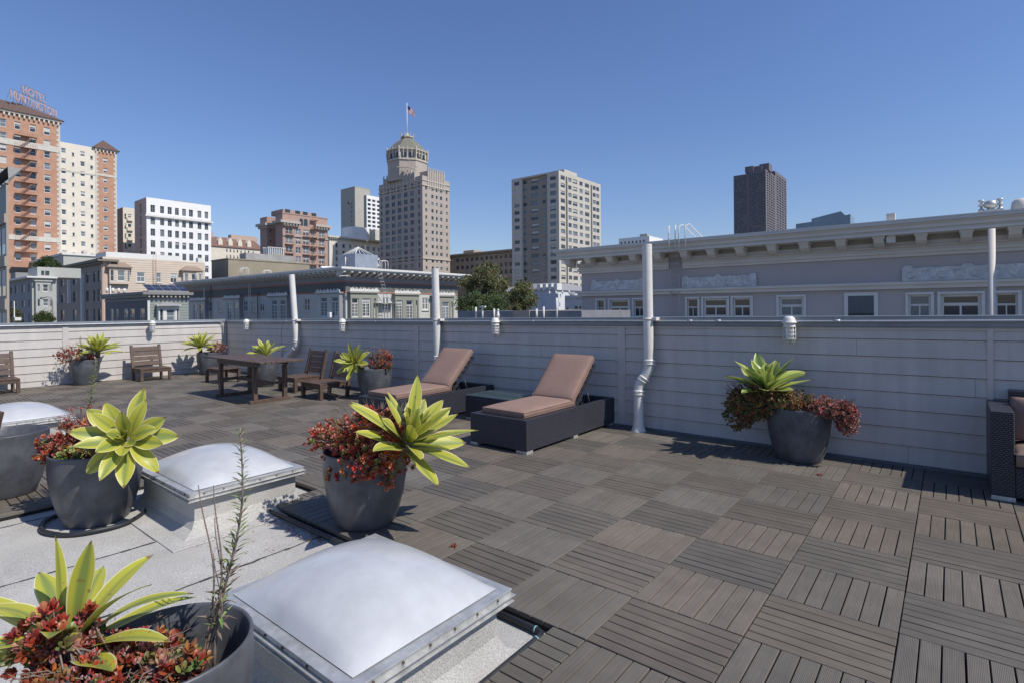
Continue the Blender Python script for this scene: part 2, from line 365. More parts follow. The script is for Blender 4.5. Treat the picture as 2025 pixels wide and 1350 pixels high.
# ---------------------------------------------------------------- parapet walls (they drop slightly along their length)
def zt(x): return 1.503+.0082*x
WY = 6.78
def parapet_right():
    t = empty('parapet_wall', (-5, 7.0, 0), 0, 'long blue-grey horizontal siding parapet in shade running across the deck behind the loungers', 'wall')
    off = Vector(t.location)
    def B(name, mb, m, lab=None):
        mb.v = [(q[0]-off.x, q[1]-off.y, q[2]) for q in mb.v]; o = mb.build(name, m, t)
        if lab: o['label'] = lab
        return o
    mb = MB()
    segs = [(-15.75, -7.775), (-7.665, -3.575), (-3.465, 5.2)]
    for a, b in segs:
        for k in range(-1, 8):
            xm_ = a+(b-a)*(.5, .31, .68, .42, .77, .25, .6, .36)[(k+1) % 8]
            for (x0, x1) in ((a, xm_-.0015), (xm_+.0015, b)):
                def P(x, n, dz): return (x, WY-n, zt(x)-.238-.178*k+dz)
                z1, z0 = .0, -.172
                if k == -1: z1 = -.062; z0 = -.172
                else: z1, z0 = 0.0, -.172
                if k == 7: continue
                vs = [P(x0, .003, z1), P(x1, .003, z1), P(x1, .017, z0), P(x0, .017, z0), P(x1, -.02, z0), P(x0, -.02, z0)]
                mb.add(vs, [(0, 3, 2, 1), (3, 5, 4, 2)], 0)
                g = [P(x0, -.004, z1+.0), P(x1, -.004, z1+.0), P(x1, -.004, z0-.006), P(x0, -.004, z0-.006)]
                mb.add(g, [(0, 3, 2, 1)], 1)
    B('siding', mb, [M_side, M_sidegap])
    for a, b in ((-3.575, -3.465), (-7.775, -7.665), (-15.7, -15.58), (.262, .305)):
        mb = MB(); mb.box(a, b, WY-.024, WY+.01, -.02, zt(a)-.115); B('corner_board' if b < -15 else 'trim_board', mb, M_side)
    mb = MB()
    for x0, x1 in ((-15.9, -11.2), (-11.2, -6.0), (-6.0, -.9), (-.9, 5.2)):
        for (n0, n1, h0, h1) in ((-.24, .045, -.010, 0), (.032, .045, -.105, -.0101), (.018, .030, -.120, -.104)):
            vs = []
            for x in (x0+.001, x1-.001):
                z = zt(x)
                vs += [(x, WY-n1, z+h0), (x, WY-n0, z+h0), (x, WY-n0, z+h1), (x, WY-n1, z+h1)]
            mb.add(vs, [(0, 1, 2, 3), (7, 6, 5, 4), (0, 4, 5, 1), (1, 5, 6, 2), (2, 6, 7, 3), (3, 7, 4, 0)], 0)
    B('cap_flashing', mb, M_cap)
    mb = MB()
    for x0, x1 in ((-15.7, 5.2),):
        vs = []
        for x in (x0, x1): z = zt(x); vs += [(x, WY-.022, z-.142), (x, WY+.01, z-.142), (x, WY+.01, z-.121), (x, WY-.022, z-.121)]
        mb.add(vs, [(0, 1, 2, 3), (7, 6, 5, 4), (0, 4, 5, 1), (1, 5, 6, 2), (2, 6, 7, 3), (3, 7, 4, 0)])
    B('drip_trim', mb, M_side)
    mb = MB(); mb.box(-15.7, 5.2, WY+.005, WY+.22, -.5, 1.36); B('wall_core', mb, M_side)
    mb = MB(); mb.box(-15.6, 5.2, WY-.075, WY-.025, -.03, .022); B('base_flashing', mb, mat('lead_flashing', (.11, .115, .13), .6, var=.2, vscale=4))
parapet_right()
LX = -15.56
def parapet_left():
    t = empty('parapet_wall', (LX-.1, 2.5, 0), 0, 'pale grey horizontal siding parapet in full sun at the far left end of the deck', 'wall')
    off = Vector(t.location); Z = 1.385
    def B(name, mb, m):
        mb.v = [(q[0]-off.x, q[1]-off.y, q[2]) for q in mb.v]; return mb.build(name, m, t)
    mb = MB()
    for a, b in ((-5, 3.205), (3.315, 6.66)):
        for k in range(-1, 7):
            def P(y, n, dz): return (LX+n, y, Z-.215-.176*k+dz)
            z1, z0 = (-.05, -.170) if k == -1 else (0, -.170)
            mb.add([P(a, .003, z1), P(b, .003, z1), P(b, .017, z0), P(a, .017, z0), P(b, -.02, z0), P(a, -.02, z0)], [(0, 3, 2, 1), (3, 5, 4, 2)])
            mb.add([P(a, -.004, z1), P(b, -.004, z1), P(b, -.004, z0-.006), P(a, -.004, z0-.006)], [(0, 3, 2, 1)], 1)
    B('siding', mb, [M_side, M_sidegap])
    for a, b in ((3.205, 3.315), (6.66, 6.755)):
        mb = MB(); mb.box(LX-.01, LX+.024, a, b, -.02, Z-.09); B('trim_board', mb, M_side)
    mb = MB()
    mb.box(LX-.24, LX+.045, -5, 6.73, Z-.01, Z); mb.box(LX+.032, LX+.045, -5, 6.73, Z-.078, Z-.0101); B('cap_flashing', mb, M_cap)
    mb = MB(); mb.box(LX-.01, LX+.022, -5, 6.73, Z-.112, Z-.079); B('drip_trim', mb, M_side)
    mb = MB(); mb.box(LX-.22, LX-.005, -5, 6.775, -.5, Z-.012); B('wall_core', mb, M_side)
parapet_left()

# conduit along the parapet caps
mb = MB(); pts = []
x = -15.5
while x < 5: pts.append((x, WY-.062, zt(x)-.05+.004*math.sin(x*1.1))); x += .4
mb.tube(pts, .0115, 8)
for x in (-14.0, -12.3, -8.9, -5.0, -2.55, -2.2, -.95, .9, 2.4): mb.tube([(x-.03, WY-.062, zt(x)-.05), (x+.03, WY-.062, zt(x)-.05)], .0165, 8)
tag(mb.build('electrical_conduit', M_conduit), 'thin grey conduit pipe fixed along the cap of the shaded parapet', 'pipe')
mb = MB(); Z = 1.385
mb.tube([(LX+.062, y, Z-.058) for y in (-4, 0, 3, 5, 6.2, 6.5)]+[(LX+.062, 6.60, Z-.07), (LX+.062, 6.65, Z-.13), (LX+.062, 6.66, Z-.3), (LX+.062, 6.66, .02)], .0115, 8)
tag(mb.build('electrical_conduit', M_conduit), 'thin conduit under the sunlit parapet cap bending down the corner by the far planter', 'pipe')

# ---------------------------------------------------------------- standing vent pipes
def bandring(mb, p, d, r, mi=0):
    p = Vector(p); d = Vector(d).normalized()
    mb.tube([p-d*.038, p-d*.036, p+d*.036, p+d*.038], [r+.002, r+.007, r+.007, r+.002], 16, mi)
    for s_ in (-.022, .022): mb.tube([p+d*s_-d*.006, p+d*s_+d*.006], r+.0115, 16, mi)
    q = Vector((r+.012, -.01, 0)); 
    for s_ in (-.022, .022): mb.box(p.x+r+.004, p.x+r+.028, p.y-.02, p.y+.004, p.z+s_-.009, p.z+s_+.009, mi)
def vent_pipe(label, top, elbows, foot, r=.064):
    t = empty('vent_pipe', (foot[0], foot[1], 0), 0, label, 'pipe', 'vent pipes along the parapet'); off = Vector(t.location)
    pts = [Vector(top)]+[Vector(e) for e in elbows]+[Vector(foot)]
    fine = [pts[0]]
    for i in range(1, len(pts)-1):
        a, b, c = pts[i-1], pts[i], pts[i+1]; q = .075
        p0 = b+(a-b).normalized()*q; p2 = b+(c-b).normalized()*q
        for k in range(6): u = k/5; fine.append(p0*(1-u)**2+b*2*u*(1-u)+p2*u*u)
    fine.append(pts[-1])
    mb = MB(); mb.tube([p-off for p in fine], r, 20, cap=False)
    d = (pts[1]-pts[0]).normalized()
    mb.tube([pts[0]-off-d*.001, pts[0]-off+d*.001], r, 20); mb.build('pipe_run', M_pipe, t)
    for i, e in enumerate(elbows):
        for s_, o in ((-1, pts[i]), (1, pts[i+2])):
            dd = (o-Vector(e)).normalized()
            if (o-Vector(e)).length < .28 and s_ == 1 and i < len(elbows)-1: continue
            mb = MB(); bandring(mb, Vector(e)+dd*.10-off, dd, r); mb.build('clamp_band', M_pipe, t)
    mb = MB(); f = Vector(foot)-off
    mb.lathe([(r+.004, .16), (r+.006, .09), (r+.016, .04), (r+.035, .0), (r+.04, -.03)], 24, c=(f.x, f.y)); mb.build('foot_flashing', M_pipe, t)
    z = zt(foot[0])-.02; p = pts[0].lerp(pts[1], (pts[0].z-z)/(pts[0].z-pts[1].z))-off
    mb = MB(); mb.tube([p+Vector((0, 0, -.012)), p+Vector((0, 0, .012))], r+.006, 20); mb.box(p.x+r, p.x+r+.06, p.y-.03, p.y+.1, p.z-.02, p.z+.02); mb.build('wall_strap', M_pipe, t)
PY = 6.66
vent_pipe('tall cream vent pipe with double elbow between the right lounger and the agave planter', (-3.09, PY, 2.43), [(-3.075, PY, .80), (-3.20, PY-.05, .60)], (-3.20, PY-.06, 0))
vent_pipe('cream vent pipe rising behind the raised back of the left pink lounger', (-7.10, PY, 2.32), [(-7.05, PY, .66), (-7.36, PY-.03, .36)], (-7.42, PY-.04, 0))
vent_pipe('slender cream vent pipe with angled elbow behind the dining table', (-11.92, PY, 2.43), [(-11.72, PY, .80), (-12.18, PY-.03, .47)], (-12.20, PY-.04, 0), .066)

# ---------------------------------------------------------------- caged bulkhead lamps
def wall_lamp(loc, rz, label):
    t = empty('wall_lamp', loc, rz, label, 'lamp', 'caged bulkhead lamps under the parapet cap')
    mb = MB(); mb.box(-.03, .03, .02, .10, -.03, .03); mb.tube([(0, .03, 0), (0, -.03, .035), (0, -.06, .03)], .022, 10)
    mb.lathe([(0, .062), (.03, .06), (.05, .045), (.062, .02), (.066, 0), (.074, -.004), (.074, -.016), (.06, -.02), (.06, -.045), (.066, -.05), (.066, -.062), (0, -.062)], 22, c=(0, -.06)); mb.build('housing', M_pipe, t)
    mb = MB(); mb.lathe([(.046, -.062), (.048, -.12), (.046, -.18), (.038, -.205), (.018, -.218), (0, -.22)], 20, c=(0, -.06)); mb.build('glass_jar', M_lampglass, t)
    mb = MB()
    for z in (-.095, -.14, -.185): mb.tube([(.062*math.cos(2*math.pi*k/18), -.06+.062*math.sin(2*math.pi*k/18), z) for k in range(18)], .0042, 6, closed=True)
    for k in range(6):
        a = 2*math.pi*k/6+.3; c, s_ = math.cos(a), math.sin(a)
        mb.tube([(.06*c, -.06+.06*s_, -.055), (.062*c, -.06+.062*s_, -.185), (.045*c, -.06+.045*s_, -.225), (.0*c, -.06, -.24)], .0042, 6)
    mb.build('wire_cage', M_pipe, t)
    return t
L0 = wall_lamp((-1.40, 6.71, zt(-1.4)-.055), 0, 'caged jar lamp on the shaded parapet above the big agave planter at right')
for x, lab in ((-5.70, 'caged jar lamp on the shaded parapet between the two raised lounger backs'), (-9.91, 'caged jar lamp on the shaded parapet above the pair of wooden chairs'), (-14.14, 'caged jar lamp on the shaded parapet near the inner corner, behind the dining table')):
    copy_tree(L0, loc=(x, 6.71, zt(x)-.055), label=lab)
copy_tree(L0, loc=(LX+.11, 4.93, 1.385-.06), rz=R(90), label='caged jar lamp casting a shadow on the sunlit parapet above a wooden chair')
# small riser standing on the cap by the middle lamp
mb = MB(); mb.tube([(0, 0, 0), (0, 0, .05), (0, 0, .13)], [.022, .022, .016], 10); mb.tube([(0, 0, .05), (0, 0, .075)], .028, 10); mb.tube([(0, 0, .13), (0, 0, .165)], .018, 10)
o = mb.build('conduit_riser', M_pipe, loc=(-5.70, 6.72, zt(-5.7)-.02)); tag(o, 'short capped conduit riser standing above the middle caged lamp', 'pipe')

# ---------------------------------------------------------------- skylights
def skylight(x0, x1, y0, y1, label, ztop=.27, seed=0, dome_h=.17):
    cx, cy = (x0+x1)/2, (y0+y1)/2; a, b = (x1-x0)/2, (y1-y0)/2
    t = empty('skylight', (cx, cy, -.05), 0, label, 'skylight', 'domed skylights on the roof')
    h = ztop+.05
    # curb with flared flashing
    mb = MB(); rings = [(-.05, h-.06), (-.05, .10), (-.02, .045), (.06, .012), (.17, .006), (.172, .001)]
    vs = []; fs = []
    for o, z in rings: vs += [(-a-o, -b-o, z), (a+o, -b-o, z), (a+o, b+o, z), (-a-o, b+o, z)]
    for i in range(len(rings)-1):
        for k in range(4): fs.append((i*4+k, (i+1)*4+k, (i+1)*4+(k+1) % 4, i*4+(k+1) % 4))
    mb.add(vs, fs, smooth=False); mb.build('curb', M_memb, t)
    # aluminium frame: lower rail, upper rail, top flange
    mb = MB()
    def ring(o0, o1, z0, z1):
        A0, B0, A1, B1 = a-o0, b-o0, a-o1, b-o1
        vs = []
        for z in (z0, z1):
            vs += [(-A0, -B0, z), (A0, -B0, z), (A0, B0, z), (-A0, B0, z), (-A1, -B1, z), (A1, -B1, z), (A1, B1, z), (-A1, B1, z)]
        fs = []
        for k in range(4):
            n = (k+1) % 4
            fs += [(k, n, 8+n, 8+k), (8+k, 8+n, 12+n, 12+k), (12+k, 12+n, 4+n, 4+k), (4+k, 4+n, n, k)]
        mb.add(vs, fs)
    ring(-.012, .05, h-.062, h-.056); ring(-.004, .04, h-.056, h-.034); ring(-.016, .04, h-.034, h-.028); ring(.0, .05, h-.028, h-.004); ring(-.004, .058, h-.004, h)
    mb.build('frame', M_steel, t, bevel=.002)
    mb = MB()
    rr = random.Random(seed)
    for k in range(6):
        u = -a+.1+(2*a-.2)*k/5+rr.uniform(-.03, .03)
        v = -b+.1+(2*b-.2)*k/5
        for q0, q1 in [((u, sy*b, h-.017), (u, sy*(b+.005), h-.017)) for sy in (-1, 1)]+[((sx*a, v, h-.017), (sx*(a+.005), v, h-.017)) for sx in (-1, 1)]:
            mb = MB(); mb.tube([q0, q1], .006, 8); mb.build('screw', mat('rusty_screw', (.09, .06, .045), .7), t)
    mb = MB(); n = 28; ai, bi = a-.05, b-.05; vs = []; fs = []
    for j in range(n+1):
        for i in range(n+1):
            u = -1+2*i/n; v = -1+2*j/n
            e = (1-u*u)*(1-v*v); z = h+.004+dome_h*(e**.62)
            vs.append((u*ai, v*bi, z))
    for j in range(n):
        for i in range(n): q = j*(n+1)+i; fs.append((q, q+1, q+n+2, q+n+1))
    mb.add(vs, fs, smooth=True); mb.build('acrylic_dome', M_dome, t)
    return t
skylight(-2.69, -1.645, 1.12, 2.02, 'large white domed skylight in the foreground, corner pointing at the viewer', seed=1)
skylight(-5.50, -4.34, 1.62, 2.52, 'white domed skylight behind the front-left charcoal pot', seed=2)
skylight(-9.98, -8.93, .98, 1.96, 'white domed skylight at the left edge, set in the deck behind a dark pot', seed=3)

# ---------------------------------------------------------------- wooden furniture
def wood_chair(loc, rz, label):
    """armless slatted low chair, front towards -y"""
    t = empty('wooden_chair', loc, rz, label, 'chair', 'low slatted wooden chairs on the deck')
    w, d, sh = .64, .66, .285
    for sx in (-1, 1):
        mb = MB(); mb.box(sx*w/2-(.06 if sx > 0 else 0), sx*w/2+(0 if sx > 0 else .06), 0, .06, 0, sh-.012); mb.build('leg', M_wood, t, bevel=.003)
        mb = MB(); x0 = sx*w/2-(.055 if sx > 0 else 0); x1 = x0+.055
        prof = [(d-.12, 0), (d-.06, 0), (d-.02, .33), (d+.10, .80), (d+.045, .815), (d-.075, .33)]
        vs = [(x0, y, z) for y, z in prof]+[(x1, y, z) for y, z in prof]; n = len(prof)
        mb.add(vs, [tuple(range(n)), tuple(range(2*n-1, n-1, -1))]+[(i, i+n, (i+1) % n+n, (i+1) % n) for i in range(n)])
        mb.build('leg', M_wood, t, bevel=.003)
    mb = MB()
    mb.box(-w/2+.061, w/2-.061, .008, .035, sh-.085, sh-.012); mb.box(-w/2+.056, w/2-.056, d-.12, d-.095, sh-.085, sh-.012)
    for sx in (-1, 1): mb.box(sx*w/2-(.04 if sx > 0 else -.012), sx*w/2-(.012 if sx > 0 else -.04), .061, d-.121, sh-.085, sh-.012)
    mb.build('seat_frame', M_wood, t, bevel=.002)
    mb = MB(); n = 6; ww = (w-.0)/n
    for k in range(n): mb.box(-w/2+k*ww+.004, -w/2+(k+1)*ww-.004, -.004, d-.10, sh-.011, sh+.011)
    mb.build('seat', M_wood, t, bevel=.002)
    mb = MB()
    for k in range(4):
        z0 = .335+k*.112; y0 = d-.055+(z0-.33)*.255; y1 = y0+.097*.255
        vs = [];
        for x in (-w/2+.056, w/2-.056): vs += [(x, y0-.012, z0), (x, y0+.012, z0), (x, y1+.012, z0+.097), (x, y1-.012, z0+.097)]
        mb.add(vs, [(0, 1, 2, 3), (7, 6, 5, 4), (0, 4, 5, 1), (1, 5, 6, 2), (2, 6, 7, 3), (3, 7, 4, 0)])
    mb.build('backrest', M_wood, t, bevel=.002)
    return t
C0 = wood_chair((-9.10, 5.43, 0), 0, 'slatted wooden chair behind a bright agave planter, back to the shaded wall')
copy_tree(C0, loc=(-10.30, 5.62, 0), rz=0, label='slatted wooden chair with its back to the shaded wall, nearer the dining table')
copy_tree(C0, loc=(-14.50, 4.72, 0), rz=R(90), label='slatted wooden chair alone against the sunlit wall between two planters')
copy_tree(C0, loc=(-14.60, 2.02, 0), rz=R(90), label='slatted wooden chair cut off by the left edge, against the sunlit wall')
copy_tree(C0, loc=(-6.41, .141, 0), rz=R(-51.2), label='wooden chair almost wholly outside the left edge, only its backrest corner beside the dark pot')
def stool():
    t = empty('low_stool', (-12.95, 5.55, 0), R(4), 'low backless wooden stool standing behind the dining table', 'stool')
    w, d, h = .6, .5, .31
    for sx in (-1, 1):
        for sy in (-1, 1):
            mb = MB(); cx, cy = sx*(w/2-.03), sy*(d/2-.03); mb.box(cx-.028, cx+.028, cy-.028, cy+.028, 0, h-.03); mb.build('leg', M_wood, t, bevel=.002)
    mb = MB()
    for k in range(6): mb.box(-w/2-.01, w/2+.01, -d/2+k*d/6+.004, -d/2+(k+1)*d/6-.004, h-.004, h+.016)
    mb.build('seat', M_wood, t, bevel=.002)
    mb = MB()
    for sy in (-1, 1): mb.box(-w/2+.059, w/2-.059, sy*(d/2-.03)-.012, sy*(d/2-.03)+.012, h-.08, h-.005)
    mb.build('seat_frame', M_wood, t)
stool()
def dining_table():
    t = empty('dining_table', (-10.10, 4.85, 0), 0, 'rectangular slatted teak dining table on trestle legs, far left of the deck', 'table')
    L, Wd, H = 2.32, .80, .745
    mb = MB(); n = 9
    for k in range(n):
        y0 = -Wd/2+k*Wd/n; 
        inset = .05*abs((k-(n-1)/2)/((n-1)/2))**3
        for x0, x1 in ((-L/2+inset, -.006), (.006, L/2-inset)): mb.box(x0, x1, y0+.003, y0+Wd/n-.003, H-.026, H)
    mb.build('tabletop', M_wood, t, bevel=.003)
    mb = MB()
    for sy in (-1, 1): mb.box(-.70, .70, sy*.31-.012, sy*.31+.012, H-.11, H-.027)
    for x in (-.62, 0, .62): mb.box(x-.02, x+.02, -.297, .297, H-.075, H-.0271)
    mb.build('apron', M_wood, t, bevel=.002)
    for sx in (-1, 1):
        for sy in (-1, 1):
            mb = MB(); cx, cy = sx*.66, sy*.272; mb.box(cx-.036, cx+.036, cy-.034, cy+.034, .056, H-.111); mb.build('leg', M_wood, t, bevel=.003)
        mb = MB(); mb.box(sx*.66-.038, sx*.66+.038, -.37, .37, 0, .055); mb.build('foot_rail', M_wood, t, bevel=.004)
        mb = MB(); mb.box(sx*.66-.015, sx*.66+.015, -.237, .237, .30, .35); mb.build('cross_rail', M_wood, t)
    mb = MB(); mb.box(-.644, .644, -.02, .02, .305, .36); mb.build('stretcher', M_wood, t)
dining_table()

# ---------------------------------------------------------------- wicker loungers, side table, armchair
def softbox(mb, w, l, h, M=None, r=.028, pipe=True):
    """cushion: x 0..w, y 0..l, z 0..h with a crown and soft edges"""
    n, m = 14, 18; vs = []; fs = []
    def zf(u, v): 
        e = (1-abs(2*u-1)**6)*(1-abs(2*v-1)**6); return e
    for side in (1, 0):
        for j in range(m+1):
            for i in range(n+1):
                u, v = i/n, j/m; uu = .5-.5*math.cos(math.pi*u); vv = .5-.5*math.cos(math.pi*v); e = zf(uu, vv)
                inx = r*.35*(1-min(1, e*3))
                z = (h*.72+h*.28*min(1, e**.5)) if side else h*.12*(1-e**.5)
                vs.append((uu*w, vv*l, z))
    q = (n+1)*(m+1)
    for j in range(m):
        for i in range(n):
            a = j*(n+1)+i; fs.append((a, a+1, a+n+2, a+n+1)); fs.append((q+a, q+a+n+1, q+a+n+2, q+a+1))
    bd = [i for i in range(n+1)]+[(j)*(n+1)+n for j in range(1, m+1)]+[m*(n+1)+i for i in range(n-1, -1, -1)]+[j*(n+1) for j in range(m-1, 0, -1)]
    for k in range(len(bd)):
        a, b = bd[k], bd[(k+1) % len(bd)]; fs.append((a, q+a, q+b, b))
    if M: vs = [M @ Vector(p) for p in vs]
    mb.add(vs, fs, smooth=True)
    if pipe:
        for z in (h*.72, h*.12):
            pts = [(0, 0, z), (w*.5, -.002, z), (w, 0, z), (w+.002, l*.5, z), (w, l, z), (w*.5, l+.002, z), (0, l, z), (-.002, l*.5, z)]
            if M: pts = [M @ Vector(p) for p in pts]
            mb.tube(pts, .0045, 6, closed=True)
def lounger(loc, label):
    t = empty('sun_lounger', loc, 0, label, 'lounger', 'wicker sun loungers with pink cushions')
    w, L, H = .845, 2.02, .375; mb = MB(); z0 = .035; th = .075
    mb.box(0, w, 0, th, z0, H); mb.box(0, w, L-th, L, z0, H); mb.box(0, th, th, L-th, z0, H-.0005); mb.box(w-th, w, th, L-th, z0, H-.0005)
    mb.box(th, w-th, th, 1.14, H-.03, H-.004); mb.box(th, w-th, 1.14, L-th, z0+.02, z0+.04)
    mb.build('wicker_base', M_wicker, t, bevel=.006)
    for x0, x1 in ((.0, .11), (w-.15, w)):
        for y0, y1 in ((-.0, .12), (L*.5-.05, L*.5+.05), (L-.12, L)):
            mb = MB(); mb.box(x0+.002, x1-.002, y0+.002, y1-.002, 0, .034); mb.build('foot', M_steel, t)
    mb = MB(); softbox(mb, .63, 1.06, .095, Matrix.Translation((.125, .08, H-.004))); mb.build('seat_cushion', M_cush, t)
    ang = R(45)
    Mx = Matrix.Translation((.125, 1.10, H+.055)) @ Matrix.Rotation(ang, 4, 'X')
    mb = MB(); softbox(mb, .63, .73, .095, Mx @ Matrix.Translation((0, 0, -.03))); mb.build('back_cushion', M_cush, t)
    Mf = Matrix.Translation((.115, 1.14, H-.01)) @ Matrix.Rotation(ang, 4, 'X')
    mb = MB(); mb.M = Mf
    mb.box(0, .03, 0, .71, -.035, -.008); mb.box(.62, .65, 0, .71, -.035, -.008); mb.box(.031, .619, 0, .03, -.035, -.008); mb.box(.031, .619, .68, .71, -.035, -.008)
    for k in range(6): mb.box(.031, .619, .08+k*.10, .12+k*.10, -.03, -.012)
    mb.build('back_frame', M_wicker, t)
    for px_ in (.115, .775):
        mb = MB(); mb.tube([(px_, 1.50, H-.13), (px_, 1.40, H+.14)], .010, 8); mb.tube([(px_, 1.26+.028*math.cos(a_), H+.035+.028*math.sin(a_)) for a_ in [6.28*k/14 for k in range(14)]], .006, 6, closed=True); mb.build('back_support', M_black, t)
    return t
l0 = lounger((-4.485, 4.76, 0), 'dark wicker lounger with pink cushions and raised back, nearest the double-elbow pipe')
copy_tree(l0, loc=(-6.68, 4.74, 0), label='dark wicker lounger with pink cushions partly hidden behind the foreground agave')
def side_table():
    t = empty('side_table', (-5.56, 5.80, 0), 0, 'low dark wicker side table with smoked glass top between the loungers', 'table')
    w, d, h = .82, .56, .345
    mb = MB(); mb.box(0, w, 0, d, .035, h); mb.build('wicker_base', M_wicker, t, bevel=.006)
    mb = MB(); mb.box(-.006, w+.006, -.006, d+.006, h+.004, h+.014); mb.build('glass_top', M_tglass, t, bevel=.003)
    for x in (.05, w-.05):
        for y in (.05, d-.05): mb = MB(); mb.box(x-.045, x+.045, y-.045, y+.045, 0, .034); mb.build('foot', M_steel, t)
side_table()
def armchair():
    t = empty('wicker_armchair', (.25, 6.02, 0), 0, 'dark wicker armchair with brown cushions cut off by the right edge', 'armchair')
    w, d, h = .95, .72, .73
    for x0, x1 in ((0, .15), (w-.15, w)):
        mb = MB(); mb.box(x0, x1, 0, d, .035, h); mb.build('arm', M_wicker, t, bevel=.008)
    mb = MB(); mb.box(.151, w-.151, d-.13, d, .035, .84); mb.build('backrest', M_wicker, t, bevel=.008)
    mb = MB(); mb.box(.151, w-.151, .01, d-.131, .035, .28); mb.build('seat_base', M_wicker, t, bevel=.006)
    mb = MB(); softbox(mb, w-.31, .58, .15, Matrix.Translation((.155, -.02, .282))); mb.build('seat_cushion', M_cushd, t)
    Mx = Matrix.Translation((.155, .46, .43)) @ Matrix.Rotation(R(78), 4, 'X')
    mb = MB(); softbox(mb, w-.31, .36, .15, Mx); mb.build('back_cushion', M_cush, t)
    for x in (.002, w-.152): mb = MB(); mb.box(x, x+.15, -.004, .05, 0, .034); mb.build('foot', M_steel, t)
armchair()

# ---------------------------------------------------------------- pots
def pot(loc, label, scale=1.0, sz=.475, wr=1.0):
    t = empty('plant_pot', loc, 0, label, 'pot', 'charcoal planter pots on the roof')
    prof = [(0, 0), (.205, 0), (.215, .012), (.25, .10), (.283, .22), (.305, .36), (.312, .46), (.308, .54), (.309, .551), (.305, .556), (.298, .556), (.293, .550), (.290, .53), (.285, .40), (.0, .40)]
    mb = MB(); mb.lathe([(r*scale*wr, z*scale) for r, z in prof[:12]]+[(.278*scale*wr, (sz-.05)*scale)], 48); mb.build('pot_wall', M_pot, t)
    mb = MB(); n = 24; vs = [(0, 0, sz*scale)]; rr = random.Random(int(loc[0]*100))
    for j in range(1, 7):
        for k in range(n):
            a = 2*math.pi*k/n; r = .284*wr*scale*j/6; vs.append((r*math.cos(a), r*math.sin(a), (sz+rr.uniform(-.012, .018)-(j == 6)*.01)*scale))
    fs = [(0, 1+k, 1+(k+1) % n) for k in range(n)]
    for j in range(5):
        for k in range(n): fs.append((1+j*n+k, 1+(j+1)*n+k, 1+(j+1)*n+(k+1) % n, 1+j*n+(k+1) % n))
    mb.add(vs, fs, smooth=True); mb.build('soil', M_soil, t)
    return t
PC = (-3.48, 2.53, 0); P2 = (-5.33, 1.31, -.045); P3 = (-6.55, .94, 0); P4 = (-2.02, .68, -.045); PR = (-1.26, 6.38, 0)
PA = (-15.08, 3.50, 0); PB = (-14.86, 6.02, 0); PCc = (-11.48, 5.78, 0); PD = (-8.20, 6.18, 0)
for p, lab in ((PC, 'charcoal pot in the middle foreground under red succulents and an agave'), (P2, 'charcoal pot standing on the pale roofing inside a loop of hose'),
               (P3, 'dark pot at the left edge in front of a domed skylight'), (P4, 'charcoal pot in the bottom left corner, its inner wall visible'),
               (PR, 'charcoal pot by the shaded wall at right, under trailing succulents'), (PA, 'charcoal pot at the sunlit wall beside the leftmost wooden chair'),
               (PB, 'charcoal pot in the inner corner of the two walls'), (PCc, 'charcoal pot behind the dining table, seen between its legs'), (PD, 'grey pot between the wooden chairs and the left lounger')):
    pot(p, lab, 1.0, .36 if p == P4 else .475, .84 if p == P4 else .88 if p in (PA, PB, PCc) else 1.0)

# ---------------------------------------------------------------- plants
def leaf(mb, org, ax, out, L, W, droop, uvc, rr, mi=0, lift=0.0, yv=None, twist=0.0):
    """one agave leaf from org; starts along ax leaning to out, curving outwards by droop (radians)"""
    ax = Vector(ax).normalized(); out = Vector(out).normalized(); sd = ax.cross(out).normalized()
    n = 11; cs = [-1, -.86, -.45, 0, .45, .86, 1]; vs = []; uv = []
    p = Vector(org); th = lift; tw = twist
    for i in range(n+1):
        s = i/n
        if i:
            th = lift+droop*(s**1.5)
            p = p+(ax*math.cos(th)+out*math.sin(th))*(L/n)
        d = (ax*math.cos(th)+out*math.sin(th)); nr = (ax*math.sin(th)*1-out*math.cos(th))  # points to the inner side
        prof = (.30+.70*math.sin(min(1, s/.58)*math.pi/2)**1.3) if s < .58 else max(0.0, math.cos((s-.58)/.42*math.pi/2))**.82*(1-.12*(s-.58)/.42)
        w = W/2*max(prof, .004)
        a = tw*s; sdr = sd*math.cos(a)+nr*math.sin(a); nrr = nr*math.cos(a)-sd*math.sin(a)
        wave = .03*W*math.sin(s*9+uvc*30)
        for c in cs:
            fold = .26*w*(abs(c)**1.5)*(1-.3*s)+wave*c*c
            vs.append(p+sdr*(c*w)+nrr*(fold)); uv.append((.5+c/2, s))
    m = len(cs); fs = []; uvs = []
    for i in range(n):
        for k in range(m-1):
            f = (i*m+k, i*m+k+1, (i+1)*m+k+1, (i+1)*m+k); fs.append(f); uvs.append([uv[q] for q in f])
    y = rr.uniform(-.10, .12) if yv is None else yv
    mb.add(vs, fs, mi, (y, 0, 0), uvs, smooth=True)
